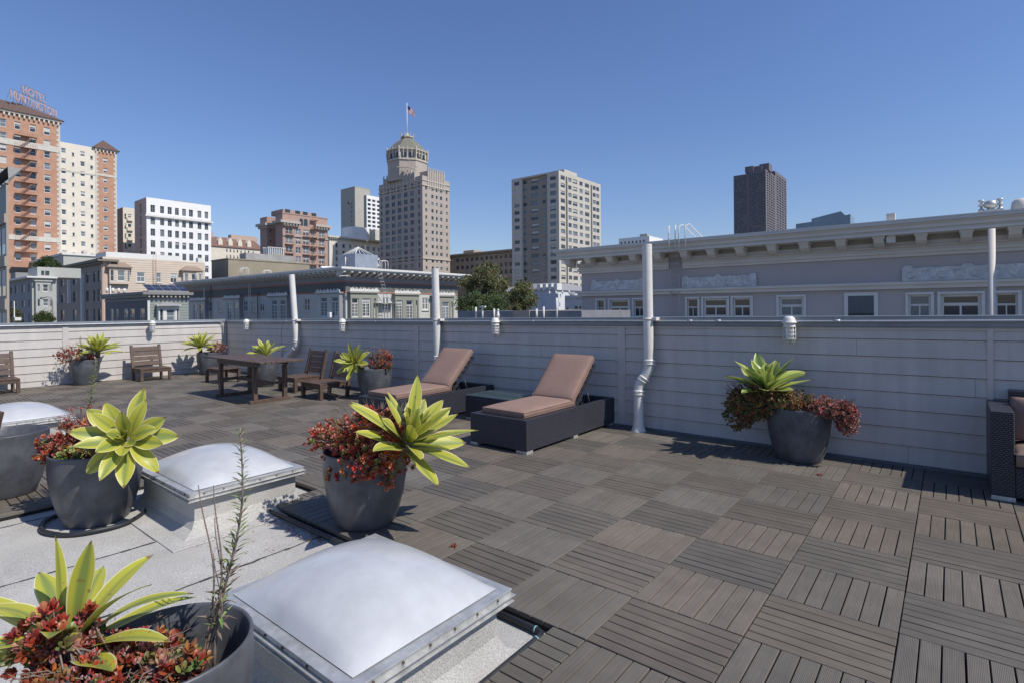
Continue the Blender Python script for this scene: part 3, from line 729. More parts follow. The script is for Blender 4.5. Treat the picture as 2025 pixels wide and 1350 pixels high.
def agave(base, axis, L, n, label, seed, material, W=.26, open_=1.0, stem=.12, droopk=.55, inner=.25, gfix=None):
    rr = random.Random(seed); ax = Vector(axis).normalized()
    t = empty('agave_plant', base, 0, label, 'plant', 'variegated agaves in the roof pots')
    a0 = ax.cross(Vector((0, 0, 1)));
    if a0.length < .05: a0 = Vector((1, 0, 0))
    a0.normalize(); b0 = ax.cross(a0)
    mb = MB(); mb.tube([-ax*stem, -ax*stem*.5, (0, 0, 0), ax*.03], [.035*L/.35, .035*L/.35, .035*L/.35, .012], 10); mb.build('stem', mat('agave_stem', (.17, .16, .09), .8, var=.3, vscale=20), t)
    mb = MB()
    for k in range(n):
        f = k/(n-1); phi = k*2.39996+rr.uniform(-.12, .12); out = a0*math.cos(phi)+b0*math.sin(phi)
        lift = (inner+(1.28-inner)*(f**.8))*open_+rr.uniform(-.13, .13); ll = L*(.62+.38*math.sin(min(1, f*1.5)*math.pi/2))*rr.uniform(.82, 1.12)
        leaf(mb, ax*(.04-.07*f)*L/.35+out*.022, ax, out, ll, L*W*(.85+.3*f)*rr.uniform(.92, 1.08), droopk*(.35+.9*f)*rr.uniform(.3, 1.7), rr.random(), rr, lift=lift, twist=rr.uniform(-.5, .5))
    for k in range(5):   # tight centre spear
        phi = k*2.4; out = a0*math.cos(phi)+b0*math.sin(phi); leaf(mb, ax*.04, ax, out, L*.52, L*W*.5, .05, .3, rr, lift=.10+.04*k)
    mb.build('leaves', material, t)
    return t
G = lambda base, axis, L, n, label, seed, m, **k: agave(base, axis, L, n, label, seed, m, **k)
G((-3.08, 2.60, .63), (.50, .12, .78), .50, 27, 'large yellow-edged agave leaning right out of the central pot', 5, M_agY, W=.235, droopk=.30, open_=1.0, stem=.22)
G((-4.90, 1.40, .63), (.72, -.42, .42), .35, 20, 'yellow agave rosette facing the viewer on the right side of the front-left pot', 9, M_agY, W=.33, droopk=.75, stem=.2, inner=.35)
G((-1.55, 6.28, .72), (.02, -.22, 1), .44, 27, 'pale striped agave rosette on top of the trailing succulents at right', 17, M_agG, W=.31, droopk=.30, open_=.98, stem=.26)
G((-15.0, 3.72, .72), (.25, -.05, 1), .46, 32, 'bright agave in the planter against the sunlit wall at left', 21, M_agY, W=.25, droopk=.4, stem=.14)
G((-14.88, 5.82, .70), (.2, -.2, 1), .46, 32, 'bright agave in the planter in the inner wall corner', 23, M_agY, W=.25, droopk=.4, stem=.14)
G((-11.35, 5.75, .66), (.1, -.2, 1), .40, 17, 'bright agave whose leaves show above the dining table edge', 27, M_agY, W=.27, droopk=.3, open_=.9, stem=.2)
G((-8.36, 5.88, .66), (.25, -.75, .45), .36, 22, 'bright yellow agave rosette leaning out in front of the wooden chairs', 31, M_agY, W=.27, droopk=.4, stem=.25)

def posed_agave(base, leaves, label, seed, material):
    rr = random.Random(seed); t = empty('agave_plant', base, 0, label, 'plant', 'variegated agaves in the roof pots'); rv = Vector((_c, _s, 0)); vv = Vector((_s, -_c, 0)); up = Vector((0, 0, 1))
    mb = MB(); mb.tube([(0, 0, -.12), (0, 0, -.04), (0, 0, .02)], [.04, .045, .03], 10); mb.build('stem', mat('agave_stem', (.17, .16, .09), .8, var=.3, vscale=20), t)
    mb = MB()
    for A, lift, L, Wd, dr in leaves:
        o = rv*math.cos(R(A))+vv*math.sin(R(A)); leaf(mb, o*.02+up*(.03-.05*lift), up, o, L, Wd, dr, rr.random(), rr, lift=lift, twist=rr.uniform(-.3, .3))
    mb.build('leaves', material, t); return t
posed_agave((-2.30, .485, .50), [(175, .03, .335, .058, .06), (20, .22, .355, .078, .12), (8, .66, .37, .074, .60), (-12, .84, .40, .068, .85), (12, 1.14, .40, .078, .50), (34, 1.28, .34, .098, .22), (150, .45, .29, .11, 1.0), (186, .95, .42, .085, .5), (197, 1.18, .42, .08, .4), (165, 1.32, .40, .08, .3), (118, .80, .26, .105, .7), (62, .62, .27, .095, .85), (-60, .60, .32, .085, .7), (-110, .9, .34, .085, .6), (215, .75, .34, .09, .7), (140, 1.25, .30, .09, .3), (-35, 1.15, .36, .08, .5)],
            'yellow-green agave with long arching pointed leaves in the bottom left corner', 13, M_agY)
REDS = [(.46, .13, .09), (.32, .04, .025), (.40, .08, .04), (.22, .03, .025), (.40, .13, .04), (.26, .05, .02), (.17, .06, .03)]
ORNG = [(.33, .13, .045), (.26, .14, .05), (.20, .15, .05), (.36, .17, .08), (.15, .13, .045)]
GRNS = [(.16, .20, .05), (.22, .24, .07), (.12, .15, .04)]
PINK = [(.38, .16, .12), (.32, .10, .09), (.42, .22, .17)]
def rosette(mb, p, d, size, col, rr, nl=8):
    d = Vector(d).normalized(); a = d.cross(Vector((.3, .2, 1)));
    if a.length < .05: a = Vector((1, 0, 0))
    a.normalize(); b = d.cross(a)
    for k in range(nl):
        ph = k*2.4+rr.random()*.5; f = k/nl; o = a*math.cos(ph)+b*math.sin(ph); el_ = .35+.95*f
        dr = (d*math.cos(el_)+o*math.sin(el_)); sd = dr.cross(d);
        if sd.length < .01: sd = a
        sd.normalize(); L = size*rr.uniform(.8, 1.15); w = L*.27; nn = sd.cross(dr)
        q = Vector(p)-d*size*.25*f; c = tuple(x*rr.uniform(.75, 1.25) for x in col)
        tip = q+dr*L+nn*L*.06; m1 = q+dr*L*.45; m2 = q+dr*L*.80+nn*L*.03
        mb.add([q, m1+sd*w*.9-nn*w*.2, m2+sd*w*.8, tip, m2-sd*w*.8, m1-sd*w*.9-nn*w*.2, m1+nn*w*.45, m2+nn*w*.3], [(0, 1, 6), (1, 2, 7, 6), (2, 3, 7), (3, 4, 7), (4, 5, 6, 7), (5, 0, 6)], 0, c, smooth=True)
def succulent(name, base, blobs, label, seed, palette, size=.024, stems=.5, flowers=0, twigs=20, cat='plant', spread=1.0):
    """blobs: (cx,cy,cz,rx,ry,rz,count) relative to base; foliage on the outer part of every blob, stems from the base"""
    rr = random.Random(seed); t = empty(name, base, 0, label, cat, 'succulents spilling from the roof pots')
    lv = MB(); st = MB()
    for cx, cy, cz, rx, ry, rz, n in blobs:
        for i in range(n):
            while True:
                d = Vector((rr.gauss(0, 1), rr.gauss(0, 1), rr.gauss(0, 1)))
                if d.length > .1: break
            d.normalize(); rad = (.45+.55*rr.random()**.45)*(1+.12*math.sin(d.x*5+seed)*math.cos(d.y*6))
            p = Vector((cx+d.x*rx*rad, cy+d.y*ry*rad, cz+d.z*rz*rad))
            if p.z < -base[2]+.03: continue
            dd = (d+Vector((0, 0, .5))+Vector((rr.uniform(-.4, .4), rr.uniform(-.4, .4), 0)))
            c = rr.choice(palette); depth = (rad-.45)/.6
            rosette(lv, p, dd, size*rr.uniform(.7, 1.25), c, rr, rr.randint(6, 9))
            if rr.random() < stems:
                q = Vector((rr.uniform(-.1, .1)+cx*.3, rr.uniform(-.1, .1)+cy*.3, -.05)); m = (p+q)/2+Vector((rr.uniform(-.04, .04), rr.uniform(-.04, .04), rr.uniform(0, .05)))
                st.tube([q, m, p], [.004, .003, .002], 4, cap=False)
                if rr.random() < .7:     # leaflets down the stem
                    for s_ in (.25, .45): rosette(lv, p.lerp(m, s_), dd, size*.8, tuple(x*.8 for x in rr.choice(palette+ORNG)), rr, 5)
    cx, cy, cz, rx, ry, rz, n = blobs[0]
    for i in range(twigs):
        a = rr.random()*6.28; r_ = rr.random()**.5; p0 = Vector((cx+rx*.6*r_*math.cos(a), cy+ry*.6*r_*math.sin(a), cz)); p1 = p0+Vector((math.cos(a)*rx*.6, math.sin(a)*ry*.6, rz*rr.uniform(.6, 1.15)))
        st.tube([p0, (p0+p1)/2+Vector((0, 0, .02)), p1], [.0028, .0022, .0012], 4, cap=False)
        for k in range(2): e = p1+Vector((rr.uniform(-.03, .03), rr.uniform(-.03, .03), rr.uniform(0, .03))); st.tube([p0.lerp(p1, .75), e], [.0016, .001], 4, cap=False)
    for i in range(flowers):
        a = rr.random()*6.28; r_ = rr.random()**.5; p0 = Vector((cx+rx*.7*r_*math.cos(a), cy+ry*.7*r_*math.sin(a), cz+rz*.3)); p1 = p0+Vector((rr.uniform(-.05, .05), rr.uniform(-.05, .05), rz*rr.uniform(.7, 1.25)))
        st.tube([p0, p1], [.003, .002], 4, cap=False)
        for k in range(7): q = p1+Vector((rr.uniform(-.014, .014), rr.uniform(-.014, .014), rr.uniform(-.004, .008))); rosette(lv, q, (0, 0, 1), .009, rr.choice([(.50, .30, .27), (.42, .10, .08), (.36, .05, .04)]), rr, 4)
    lv.build('foliage', M_succ, t); st.build('stems', M_twig, t)
    return t
S = succulent
S('succulent_shrub', (-3.40, 2.58, .56), [(0, 0, .09, .32, .32, .20, 800), (-.22, -.16, .07, .27, .24, .15, 300), (.16, -.18, .04, .24, .18, .16, 330), (.02, -.05, .16, .30, .28, .14, 260), (.12, -.28, -.03, .20, .10, .13, 110), (.18, .0, -.02, .18, .2, .16, 70), (-.05, -.32, -.13, .09, .05, .07, 30), (.29, -.14, -.12, .05, .05, .10, 26)],
  'dense red succulent shrub spilling over the central pot', 41, [tuple(min(.6, x*1.45) for x in c) for c in REDS+REDS+ORNG+PINK+GRNS[:1]], .028, twigs=60)
S('succulent_shrub', (-5.38, 1.28, .46), [(-.02, .02, .13, .29, .29, .17, 360), (-.22, -.16, .06, .14, .16, .12, 130), (.08, .12, .15, .26, .2, .15, 190), (.02, -.1, .05, .17, .14, .05, 60)], 'red succulents with pink flower heads in the front-left pot', 43, [tuple(min(.6, x*1.3) for x in c) for c in REDS+REDS+REDS+ORNG+PINK], .028, flowers=26, twigs=20)
S('succulent_shrub', (-5.30, 1.17, .46), [(.02, 0, .05, .15, .12, .07, 70)], 'small light green succulents at the front lip of the front-left pot', 44, [(.25, .30, .08), (.34, .36, .12)], .034, twigs=0, stems=.1)
S('succulent_shrub', (-2.06, .56, .44), [(-.02, -.03, .02, .23, .21, .05, 330), (-.22, -.12, .10, .12, .12, .10, 90), (.16, .10, .03, .1, .1, .06, 60)], 'red and green succulent rosettes filling the bottom left pot', 47, REDS+REDS+ORNG+GRNS+PINK, .031, flowers=18, twigs=24)
S('succulent_shrub', (-1.32, 6.36, .56), [(-.33, -.08, .03, .31, .26, .20, 700), (-.52, -.06, -.10, .17, .17, .22, 260), (-.05, -.12, .08, .30, .22, .10, 300)], 'olive and copper succulent mass hanging left of the right-hand pot', 53, ORNG+ORNG+GRNS+[(.20, .08, .05)], .026, twigs=26)
S('succulent_shrub', (-.98, 6.26, .56), [(0, 0, .03, .20, .18, .10, 220), (.17, .02, -.06, .10, .12, .17, 190)], 'dusty pink trailing succulent on the right of the right-hand pot', 54, PINK+PINK+REDS[:1], .026, twigs=26)
S('succulent_shrub', (-15.05, 3.36, .54), [(0, -.05, .10, .26, .34, .20, 130), (.12, .22, -.08, .1, .1, .16, 30)], 'reddish succulents beside the bright agave at the sunlit wall', 57, PINK+REDS+[(.12, .09, .06)], .036, flowers=8, twigs=20)
S('succulent_shrub', (-14.86, 6.20, .56), [(0, .02, .08, .22, .22, .14, 90)], 'white-flowering red succulents in the inner corner planter', 58, REDS+[(.5, .42, .40)], .034, flowers=14, twigs=22)
S('succulent_shrub', (-11.65, 5.80, .56), [(-.05, 0, .08, .18, .18, .14, 70)], 'pinkish succulents in the pot behind the dining table', 59, PINK, .032, flowers=8, twigs=14)
S('succulent_shrub', (-8.10, 6.20, .56), [(.05, .0, .12, .26, .22, .20, 190)], 'orange red bushy succulent in the grey pot left of the lounger', 60, REDS+ORNG+PINK, .034, flowers=10, twigs=16)

def weed(base, tips, label, seed, L=.04, dry=False, col=((.20, .27, .08), (.30, .36, .14)), leaves=1.0):
    rr = random.Random(seed); t = empty('tall_weed', base, 0, label, 'plant'); st = MB(); lv = MB()
    for tp, r0, frac, dens in tips:
        tp = Vector(tp); n = 12; pts = []
        for i in range(n+1): s = i/n; pts.append(tp*s+Vector((.018*math.sin(s*7+seed)*(1-s*.3), .018*math.cos(s*5+seed)-.018*math.cos(seed), 0)))
        st.tube(pts, [r0*(1-.6*i/n) for i in range(n+1)], 6)
        m = int(dens*tp.length)
        for k in range(m):
            s = frac+(1-frac)*k/m; i = min(n-1, int(s*n)); p = pts[i].lerp(pts[i+1], s*n-i); ph = k*2.4
            top = (s-frac)/(1-frac); ll = L*(1-.55*top)*rr.uniform(.6, 1.2); o = Vector((math.cos(ph), math.sin(ph), rr.uniform(.2, .9))).normalized()
            if s < frac+.22*(1-frac) and rr.random() < .4: o.z = -.4; 
            sd = o.cross(Vector((0, 0, 1))).normalized(); w = ll*.09
            c = tuple(a+(b-a)*rr.random() for a, b in zip(*col)) if (rr.random() > (.8-s) or not dry) else (.22, .16, .12)
            q1 = p+o*ll*.5+Vector((0, 0, .1*ll)); q2 = p+o*ll
            lv.add([p, q1+sd*w, q2, q1-sd*w], [(0, 1, 2, 3)], 0, c)
    st.build('stalk', M_twig if dry else mat('weed_stem', (.20, .20, .09), .8), t); lv.build('leaves', M_weed, t)
weed((-5.44, 1.33, .5), [((-.02, .0, .72), .006, .22, 190)], 'tall leafy weed spike rising above the red succulents of the front-left pot', 1, L=.075, dry=True)
weed((-5.22, 1.42, .5), [((.04, .06, .40), .005, .55, 240)], 'short green weed spike beside the yellow agave in the front-left pot', 2, L=.045)
weed((-1.93, .79, .40), [((.045, .06, .80), .0060, .16, 210)], 'leafy weed stalk drying at its base, standing in the bottom left pot', 3, L=.066, dry=True)
weed((-1.95, .77, .40), [((-.015, .0, .62), .0045, .1, 40), ((.03, .03, .62), .0042, .1, 46), ((.0, .045, .50), .0035, .1, 60), ((.05, .02, .40), .0035, .1, 60)], 'thin brown dead seed stalks beside the leafy weed in the bottom left pot', 4, L=.03, dry=True, col=((.2, .14, .1), (.28, .2, .15)))
weed((-15.06, 3.44, .56), [((.0, .0, .52), .008, .3, 160)], 'grey-green weed spike in the pot by the sunlit wall', 5, L=.08, col=((.17, .2, .1), (.25, .28, .16)))
weed((-12.2, 6.55, .5), [((.02, .05, .85), .006, .5, 60), ((.42, .02, .86), .004, .6, 30)], 'thin reddish dry stalks climbing the shaded wall behind the table', 6, L=.03, dry=True, col=((.2, .1, .08), (.26, .16, .12)))

# ---------------------------------------------------------------- hoses and litter
mb = MB()
def wob(a, b, n, z=-.03, k=.006):
    a = Vector(a); b = Vector(b); return [(a.lerp(b, i/n)+Vector((k*math.sin(i*1.7), k*math.cos(i*2.1), 0))) for i in range(n+1)]
mb.tube(wob((-4.49, 2.22, -.025), (-2.85, 2.215, -.025), 14, k=.003), .017, 10); mb.tube([(-4.50, 2.22, -.025), (-4.52, 2.26, -.02), (-4.53, 2.34, -.015)], .024, 10)
tag(mb.build('irrigation_pipe', M_black), 'black irrigation pipe along the deck edge below the central pot', 'pipe')
t = empty('irrigation_pipe', (-1.62, 2.2, -.03), 0, 'black elbowed irrigation pipe at the right corner of the large skylight', 'pipe')
mb = MB(); mb.tube([(-.35, .035, 0), (-.03, .035, 0), (0, .025, 0), (.012, 0, 0), (.015, -.2, 0), (.02, -.55, 0), (.03, -1.2, 0)], .0165, 12); mb.build('pipe_run', M_black, t)
for p, q in (((-.045, .035, 0), (-.037, .035, 0)), ((.0125, -.03, 0), (.0127, -.038, 0))): mb = MB(); mb.tube([p, q], .0185, 12); mb.build('pipe_band', M_tape, t)
mb = MB(); pts = []
for k in range(30):
    a = R(-200+k*9.2); pts.append((-5.34+.36*math.cos(a), 1.30+.33*math.sin(a), -.03+.004*math.sin(k)))
mb.tube(pts, .017, 8); tag(mb.build('garden_hose', M_black), 'black hose looped on the pale roofing round the front-left pot', 'hose')
mb = MB(); rr = random.Random(8)
for i in range(260):
    x = rr.uniform(-4.5, -3.5); y = 2.20-abs(rr.gauss(0, .06)) if rr.random() < .8 else 2.1-rr.random()*.6
    a = rr.random()*6.28; s_ = rr.uniform(.004, .011); z = -.047+rr.random()*.006
    if y > 2.22: continue
    mb.add([(x+s_*math.cos(a), y+s_*math.sin(a), z), (x-s_*math.sin(a)*.5, y+s_*math.cos(a)*.5, z+.005), (x-s_*math.cos(a), y-s_*math.sin(a), z), (x+s_*math.sin(a)*.5, y-s_*math.cos(a)*.5, z+.003)], [(0, 1, 2, 3)])
tag(mb.build('fallen_leaves', M_leafmess), 'scattered red-brown dry leaves on the pale roofing by the central pot', 'leaf litter', kind='stuff')

for (x, y, lab) in ((-2.62, 2.62, 'small red flower head fallen on the deck right of the central pot'), (-.98, 5.86, 'small dry red sprig on the deck in front of the right-hand pot')):
    mb = MB(); rr = random.Random(int(x*50))
    for k in range(9): rosette(mb, (rr.uniform(-.02, .02), rr.uniform(-.02, .02), .006), (rr.uniform(-1, 1), rr.uniform(-1, 1), .6), .016, rr.choice(REDS+PINK), rr, 4)
    tag(mb.build('fallen_sprig', M_succ, loc=(x, y, .002)), lab, 'leaf litter')
# ================================================================ the city beyond the parapet
M_gl = mat('window_glass_dark', (.035, .045, .055), .07, spec=.7); M_gm = mat('window_glass_pale', (.16, .19, .21), .12, spec=.7)
M_cu = mat('window_blind', (.50, .49, .46), .6, spec=.6); M_wf = mat('white_window_frame', (.66, .65, .62), .6)
M_gf = mat('grey_window_frame', (.20, .20, .20), .6)
WC = {}
def win_mesh(w, h, style, var, frame, pane=False):
    k = (round(w, 1), round(h, 1), style, var, frame.name, pane); w, h = k[0] or .1, k[1] or .1
    if k in WC: return WC[k]
    b = MB(); t = min(.11, w*.1) if style != 'thick' else w*.16; d = .06
    g = 1
    if style == 'plain': t = min(.07, w*.06)
    b.box(0, t, -d, 0, 0, h); b.box(w-t, w, -d, 0, 0, h); b.box(t, w-t, -d, 0, 0, t*1.3); b.box(t, w-t, -d, 0, h-t, h)
    if style in ('sash', 'thick'): b.box(t, w-t, -d*.8, 0, h*.5-t*.35, h*.5+t*.35)
    if style == 'pair': b.box(w*.5-t*.7, w*.5+t*.7, -d, 0, t*1.3, h-t); b.box(t, w*.5-t*.7, -d*.8, 0, h*.52, h*.52+t*.6); b.box(w*.5+t*.7, w-t, -d*.8, 0, h*.52, h*.52+t*.6)
    if style == 'tee': b.box(t, w-t, -d*.8, 0, h*.52, h*.52+t*1.1); b.box(w*.5-t*.3, w*.5+t*.3, -d*.8, 0, t*1.3, h*.52)
    if style == 'wide': b.box(w*.62, w*.62+t*.7, -d*.8, 0, t, h-t)
    if style == 'french':
        b.box(w*.5-t*.5, w*.5+t*.5, -d, 0, t*1.3, h*.72); b.box(t, w-t, -d*.8, 0, h*.72, h*.72+t)
        for q in (.24, .40, .56): b.box(t, w*.5-t*.5, -d*.5, 0, h*q, h*q+.035); b.box(w*.5+t*.5, w-t, -d*.5, 0, h*q, h*q+.035)
        for q in (.28, .72): b.box(w*q-.018, w*q+.018, -d*.45, 0, t*1.3, h*.72)
    fr = [.0, .35, .6, 1.0, .0, .18][var % 6]; zc = h*(1-fr); e = -.02
    if fr < 1: b.add([(t, e, t), (w-t, e, t), (w-t, e, zc if fr else h-t), (t, e, zc if fr else h-t)], [(0, 1, 2, 3)], 2 if var == 4 else 1)
    if fr > 0: b.add([(t, e, max(t, zc)), (w-t, e, max(t, zc)), (w-t, e, h-t), (t, e, h-t)], [(0, 1, 2, 3)], 3)
    if pane:
        fi = [i for i, m_ in enumerate(b.mi) if m_ > 0]; pb = MB()
        for i in fi: pb.add([b.v[q] for q in b.f[i]], [tuple(range(len(b.f[i])))], b.mi[i])
        keep = [i for i in range(len(b.f)) if b.mi[i] == 0]; b.f = [b.f[i] for i in keep]; b.col = [b.col[i] for i in keep]; b.uv = [b.uv[i] for i in keep]; b.sm = [b.sm[i] for i in keep]; b.mi = [0]*len(keep)
        o = b.build('window', [frame]); me = o.data; bpy.data.objects.remove(o); o = pb.build('pane', [frame, M_gl, M_gm, M_cu]); me = (me, o.data); bpy.data.objects.remove(o); WC[k] = me; return me
    o = b.build('window', [frame, M_gl, M_gm, M_cu]); me = (o.data, None); bpy.data.objects.remove(o); WC[k] = me; return me

class Bldg:
    def __init__(s, name, label, px, d, xl, xr, cat='building', group=None, depth=14):
        C = at_d(px, 600, d); s.X0, s.Y0 = C.x, C.y; s.px = px
        s.X1 = X_at(xl, s.Y0) if xl is not None else s.X0-depth
        s.Y1 = Y_at(xr, s.X0) if xr is not None else s.Y0+depth
        s.t = empty(name, (s.X0, s.Y0, GZ), 0, label, cat, group); s.wins = []; s.wall = MB(); s.mats = []; s.rr = random.Random(int(px*7+d)); s.sides = set(); s.lastm = None; s.topz = None
    def mi(s, m):
        if m not in s.mats: s.mats.append(m)
        return s.mats.index(m)
    def zl(s, px, py): return on_y(px, py, s.Y0).z
    def zr(s, px, py): return on_x(px, py, s.X0).z
    def facade(s, face, z0, z1, cols, rows, ref, m, style='sash', rev=.22, frame=None, off=0.0, u0=None, u1=None, pxs=True, skip=None, varset=None, sill=None):
        """face L looks towards -Y, face R towards +X. cols: px spans, rows: py spans measured at px=ref"""
        L = face == 'L'; P = (s.Y0-off) if L else (s.X0+off); s.sides.add(face)
        conv = (lambda p: X_at(p, P)) if L else (lambda p: Y_at(p, P))
        a0 = (s.X1 if L else s.Y0) if u0 is None else conv(u0); a1 = (s.X0 if L else s.Y1) if u1 is None else conv(u1)
        if L and u1 is None: a1 += 0
        C = sorted([tuple(sorted((conv(a), conv(b)))) for a, b in cols]) if cols else []
        C = [(max(a, a0+.05), min(b, a1-.05)) for a, b in C if b > a0+.1 and a < a1-.1]
        zz = (lambda py: on_y(ref, py, P).z) if L else (lambda py: on_x(ref, py, P).z)
        Rw = sorted([tuple(sorted((zz(a), zz(b)))) for a, b in rows]) if rows else []
        Rw = [(max(a, z0+.02), b) for a, b in Rw if b < z1-.02 and b > z0+.3]
        us = [a0]; vs = [z0]
        for a, b in C: us += [a, b]
        for a, b in Rw: vs += [a, b]
        us.append(a1); vs.append(z1); mi = s.mi(m)
        if L: pt = lambda u, v, dp: (u, P+dp, v)
        else: pt = lambda u, v, dp: (P-dp, u, v)
        for i in range(len(us)-1):
            for j in range(len(vs)-1):
                ua, ub, va, vb = us[i], us[i+1], vs[j], vs[j+1]
                hole = (i % 2 == 1) and (j % 2 == 1) and not (skip and skip((i-1)//2, len(Rw)-1-(j-1)//2))
                if not hole: s.wall.add([pt(ua, va, 0), pt(ub, va, 0), pt(ub, vb, 0), pt(ua, vb, 0)], [(0, 1, 2, 3)], mi)
                else:
                    o = [(ua, va), (ub, va), (ub, vb), (ua, vb)]
                    for k in range(4):
                        p, q = o[k], o[(k+1) % 4]; s.wall.add([pt(*p, 0), pt(*q, 0), pt(*q, rev), pt(*p, rev)], [(3, 2, 1, 0)], mi)
                    v = s.rr.choice(varset or (0, 0, 1, 2, 4, 5, 1, 3)); s.wins.append((ub-ua, vb-va, style, v, frame or M_wf, (ua, P+rev-.02, va) if L else (P-rev+.02, ua, va), 0 if L else R(90)))
                    if sill: s.boxw(*( (ua-.1, ub+.1, P-.12, P+.0, va-.14, va-.02) if L else (P-.0, P+.12, ua-.1, ub+.1, va-.14, va-.02)), m=sill)
    def boxw(s, x0, x1, y0, y1, z0, z1, m, mb=None): (mb or s.wall).box(x0, x1, y0, y1, z0, z1, s.mi(m) if mb is None else 0)
    def back(s, z1, m, roofm=None):
        mi = s.mi(m); X0, X1, Y0, Y1 = s.X0, s.X1, s.Y0, s.Y1; z0 = GZ
        if 'R' not in s.sides: s.wall.add([(X0, Y0, z0), (X0, Y1, z0), (X0, Y1, z1), (X0, Y0, z1)], [(0, 1, 2, 3)], mi)
        s.wall.add([(X1, Y0, z0), (X1, Y1, z0), (X0, Y1, z0), (X1, Y0, z1), (X1, Y1, z1), (X0, Y1, z1)], [(1, 0, 3, 4), (2, 1, 4, 5)], mi)
        s.wall.add([(X1, Y0, z1-.01), (X0, Y0, z1-.01), (X0, Y1, z1-.01), (X1, Y1, z1-.01)], [(0, 1, 2, 3)], s.mi(roofm or M_roof))
    def part(s, name, mb, m, lab=None):
        o = s.t.location; mb.v = [(q[0]-o.x, q[1]-o.y, q[2]-o.z) for q in mb.v]; ob = mb.build(name, m, s.t)
        if lab: ob['label'] = lab
        return ob
    def slab(s, name, z0, z1, out, m, lab=None, back=0.0):
        mb = MB(); mb.box(s.X1-back, s.X0+out, s.Y0-out, s.Y1+back, z0, z1); return s.part(name, mb, m, lab)
    def finish(s):
        s.part('wall', s.wall, s.mats); o = s.t.location
        s.wins.sort(key=lambda w: -w[0]*w[1]); rest = MB(); rm = [M_wf, M_gl, M_gm, M_cu]
        for k, (w, h, st, v, fr, loc, rz) in enumerate(s.wins):
            if k < 96:
                near = h*F_PX/max(1, (Vector((loc[0], loc[1])).length)) > 15; me, pm = win_mesh(w, h, st, v, fr, near); ob = bpy.data.objects.new('window', me); COL.objects.link(ob); ob.parent = s.t
                ob.location = (loc[0]-o.x, loc[1]-o.y, loc[2]-o.z); ob.rotation_euler = (0, 0, rz); ob.scale = (w/(round(w, 1) or .1), 1, h/(round(h, 1) or .1))
                if pm: po = bpy.data.objects.new('pane', pm); COL.objects.link(po); po.parent = ob
            else:
                rest.M = Matrix.Translation((loc[0], loc[1], loc[2])) @ Matrix.Rotation(rz, 4, 'Z'); t = min(.1, w*.1)
                rest.box(0, t, -.05, 0, 0, h); rest.box(w-t, w, -.05, 0, 0, h); rest.box(t, w-t, -.05, 0, 0, t); rest.box(t, w-t, -.05, 0, h-t, h)
                rest.add([(t, -.02, t), (w-t, -.02, t), (w-t, -.02, h-t), (t, -.02, h-t)], [(0, 1, 2, 3)], (1, 1, 2, 3, 2, 1, 2, 3)[v % 8])
        if len(s.wins) > 96:
            rest.M = None; ob = s.part('windows', rest, rm); ob['kind'] = 'stuff'
M_roof = mat('flat_roof_grey', (.30, .30, .29), .9, var=.2, vscale=.5)
def rows(y0, h, pitch, n, growth=0): return [(y0+i*pitch, y0+i*pitch+h) for i in range(n)]

# ---- brick hotel with roof sign (three sections in one plane)
M_brick = mat('orange_brick', (.40, .215, .14), .85, col2=(.50, .295, .20), vscale=.6, detail=8)
M_cream = mat('cream_render', (.70, .64, .53), .8, var=.06, vscale=.3, detail=6)
M_trim = mat('pale_stone_trim', (.56, .53, .46), .8, var=.1, vscale=1)
M_rtile = mat('brown_roof_tiles', (.12, .075, .06), .85, var=.25, vscale=2)
M_iron = mat('painted_fire_escape', (.30, .17, .12), .6)
def hip(b, X1, X0, Y0, Y1, z, out, h, m, name='roof', inset=.42):
    mb = MB(); x0, x1, y0, y1 = X1-out, X0+out, Y0-out, Y1+out; i = min(x1-x0, y1-y0)*inset
    mb.add([(x0, y0, z), (x1, y0, z), (x1, y1, z), (x0, y1, z), (x0+i, y0+i, z+h), (x1-i, y0+i, z+h), (x1-i, y1-i, z+h), (x0+i, y1-i, z+h)],
           [(0, 1, 5, 4), (1, 2, 6, 5), (2, 3, 7, 6), (3, 0, 4, 7), (4, 5, 6, 7), (3, 2, 1, 0)]); return b.part(name, mb, m)
b = Bldg('hotel_tower', 'tall orange brick hotel tower with cream middle section and rooftop letters at far left', -45, 130, None, 233, depth=16)
Xf = b.X0; zy = b.zr
ztA = zy(120, 244)
ya, yb, yc = Y_at(121.5, Xf), Y_at(190, Xf), b.Y1
def rowz(ref, lst): return lst
colsA = [(-24, -10), (1.8, 15.6), (31, 43.5), (61, 73.5), (89, 102)]
rA = [(253, 268), (278, 291)]+rows(300.5, 13, 22.8, 10)
Y1s = b.Y1; b.Y1 = ya; b.facade('R', GZ, ztA, colsA, rA, 96, M_brick, 'sash', .25, M_wf, varset=(1, 1, 2, 3, 4, 0)); b.Y1 = Y1s
zc_ = zy(155, 287)
b2cols = [(123, 132.5), (145, 148.6), (161, 170), (181, 186)]
def seg(y0, y1, z1, m, cols, rws, ref, **k):
    sY0, sY1 = b.Y0, b.Y1; b.Y0, b.Y1 = y0, y1; b.facade('R', GZ, z1, cols, rws, ref, m, **k); b.Y0, b.Y1 = sY0, sY1
seg(ya, yb, zc_, M_cream, [(123, 132.5), (161, 170)], rows(300.5, 9.6, 19.75, 11), 166, varset=(1, 2, 4, 0, 5))
sw = b.wins
zw = zy(233, 303)
seg(yb, yc, zw, M_brick, [(206, 215)], [(313.5, 323), (333.5, 343)]+rows(352.8, 9.6, 18.9, 8), 210, varset=(1, 2, 4))
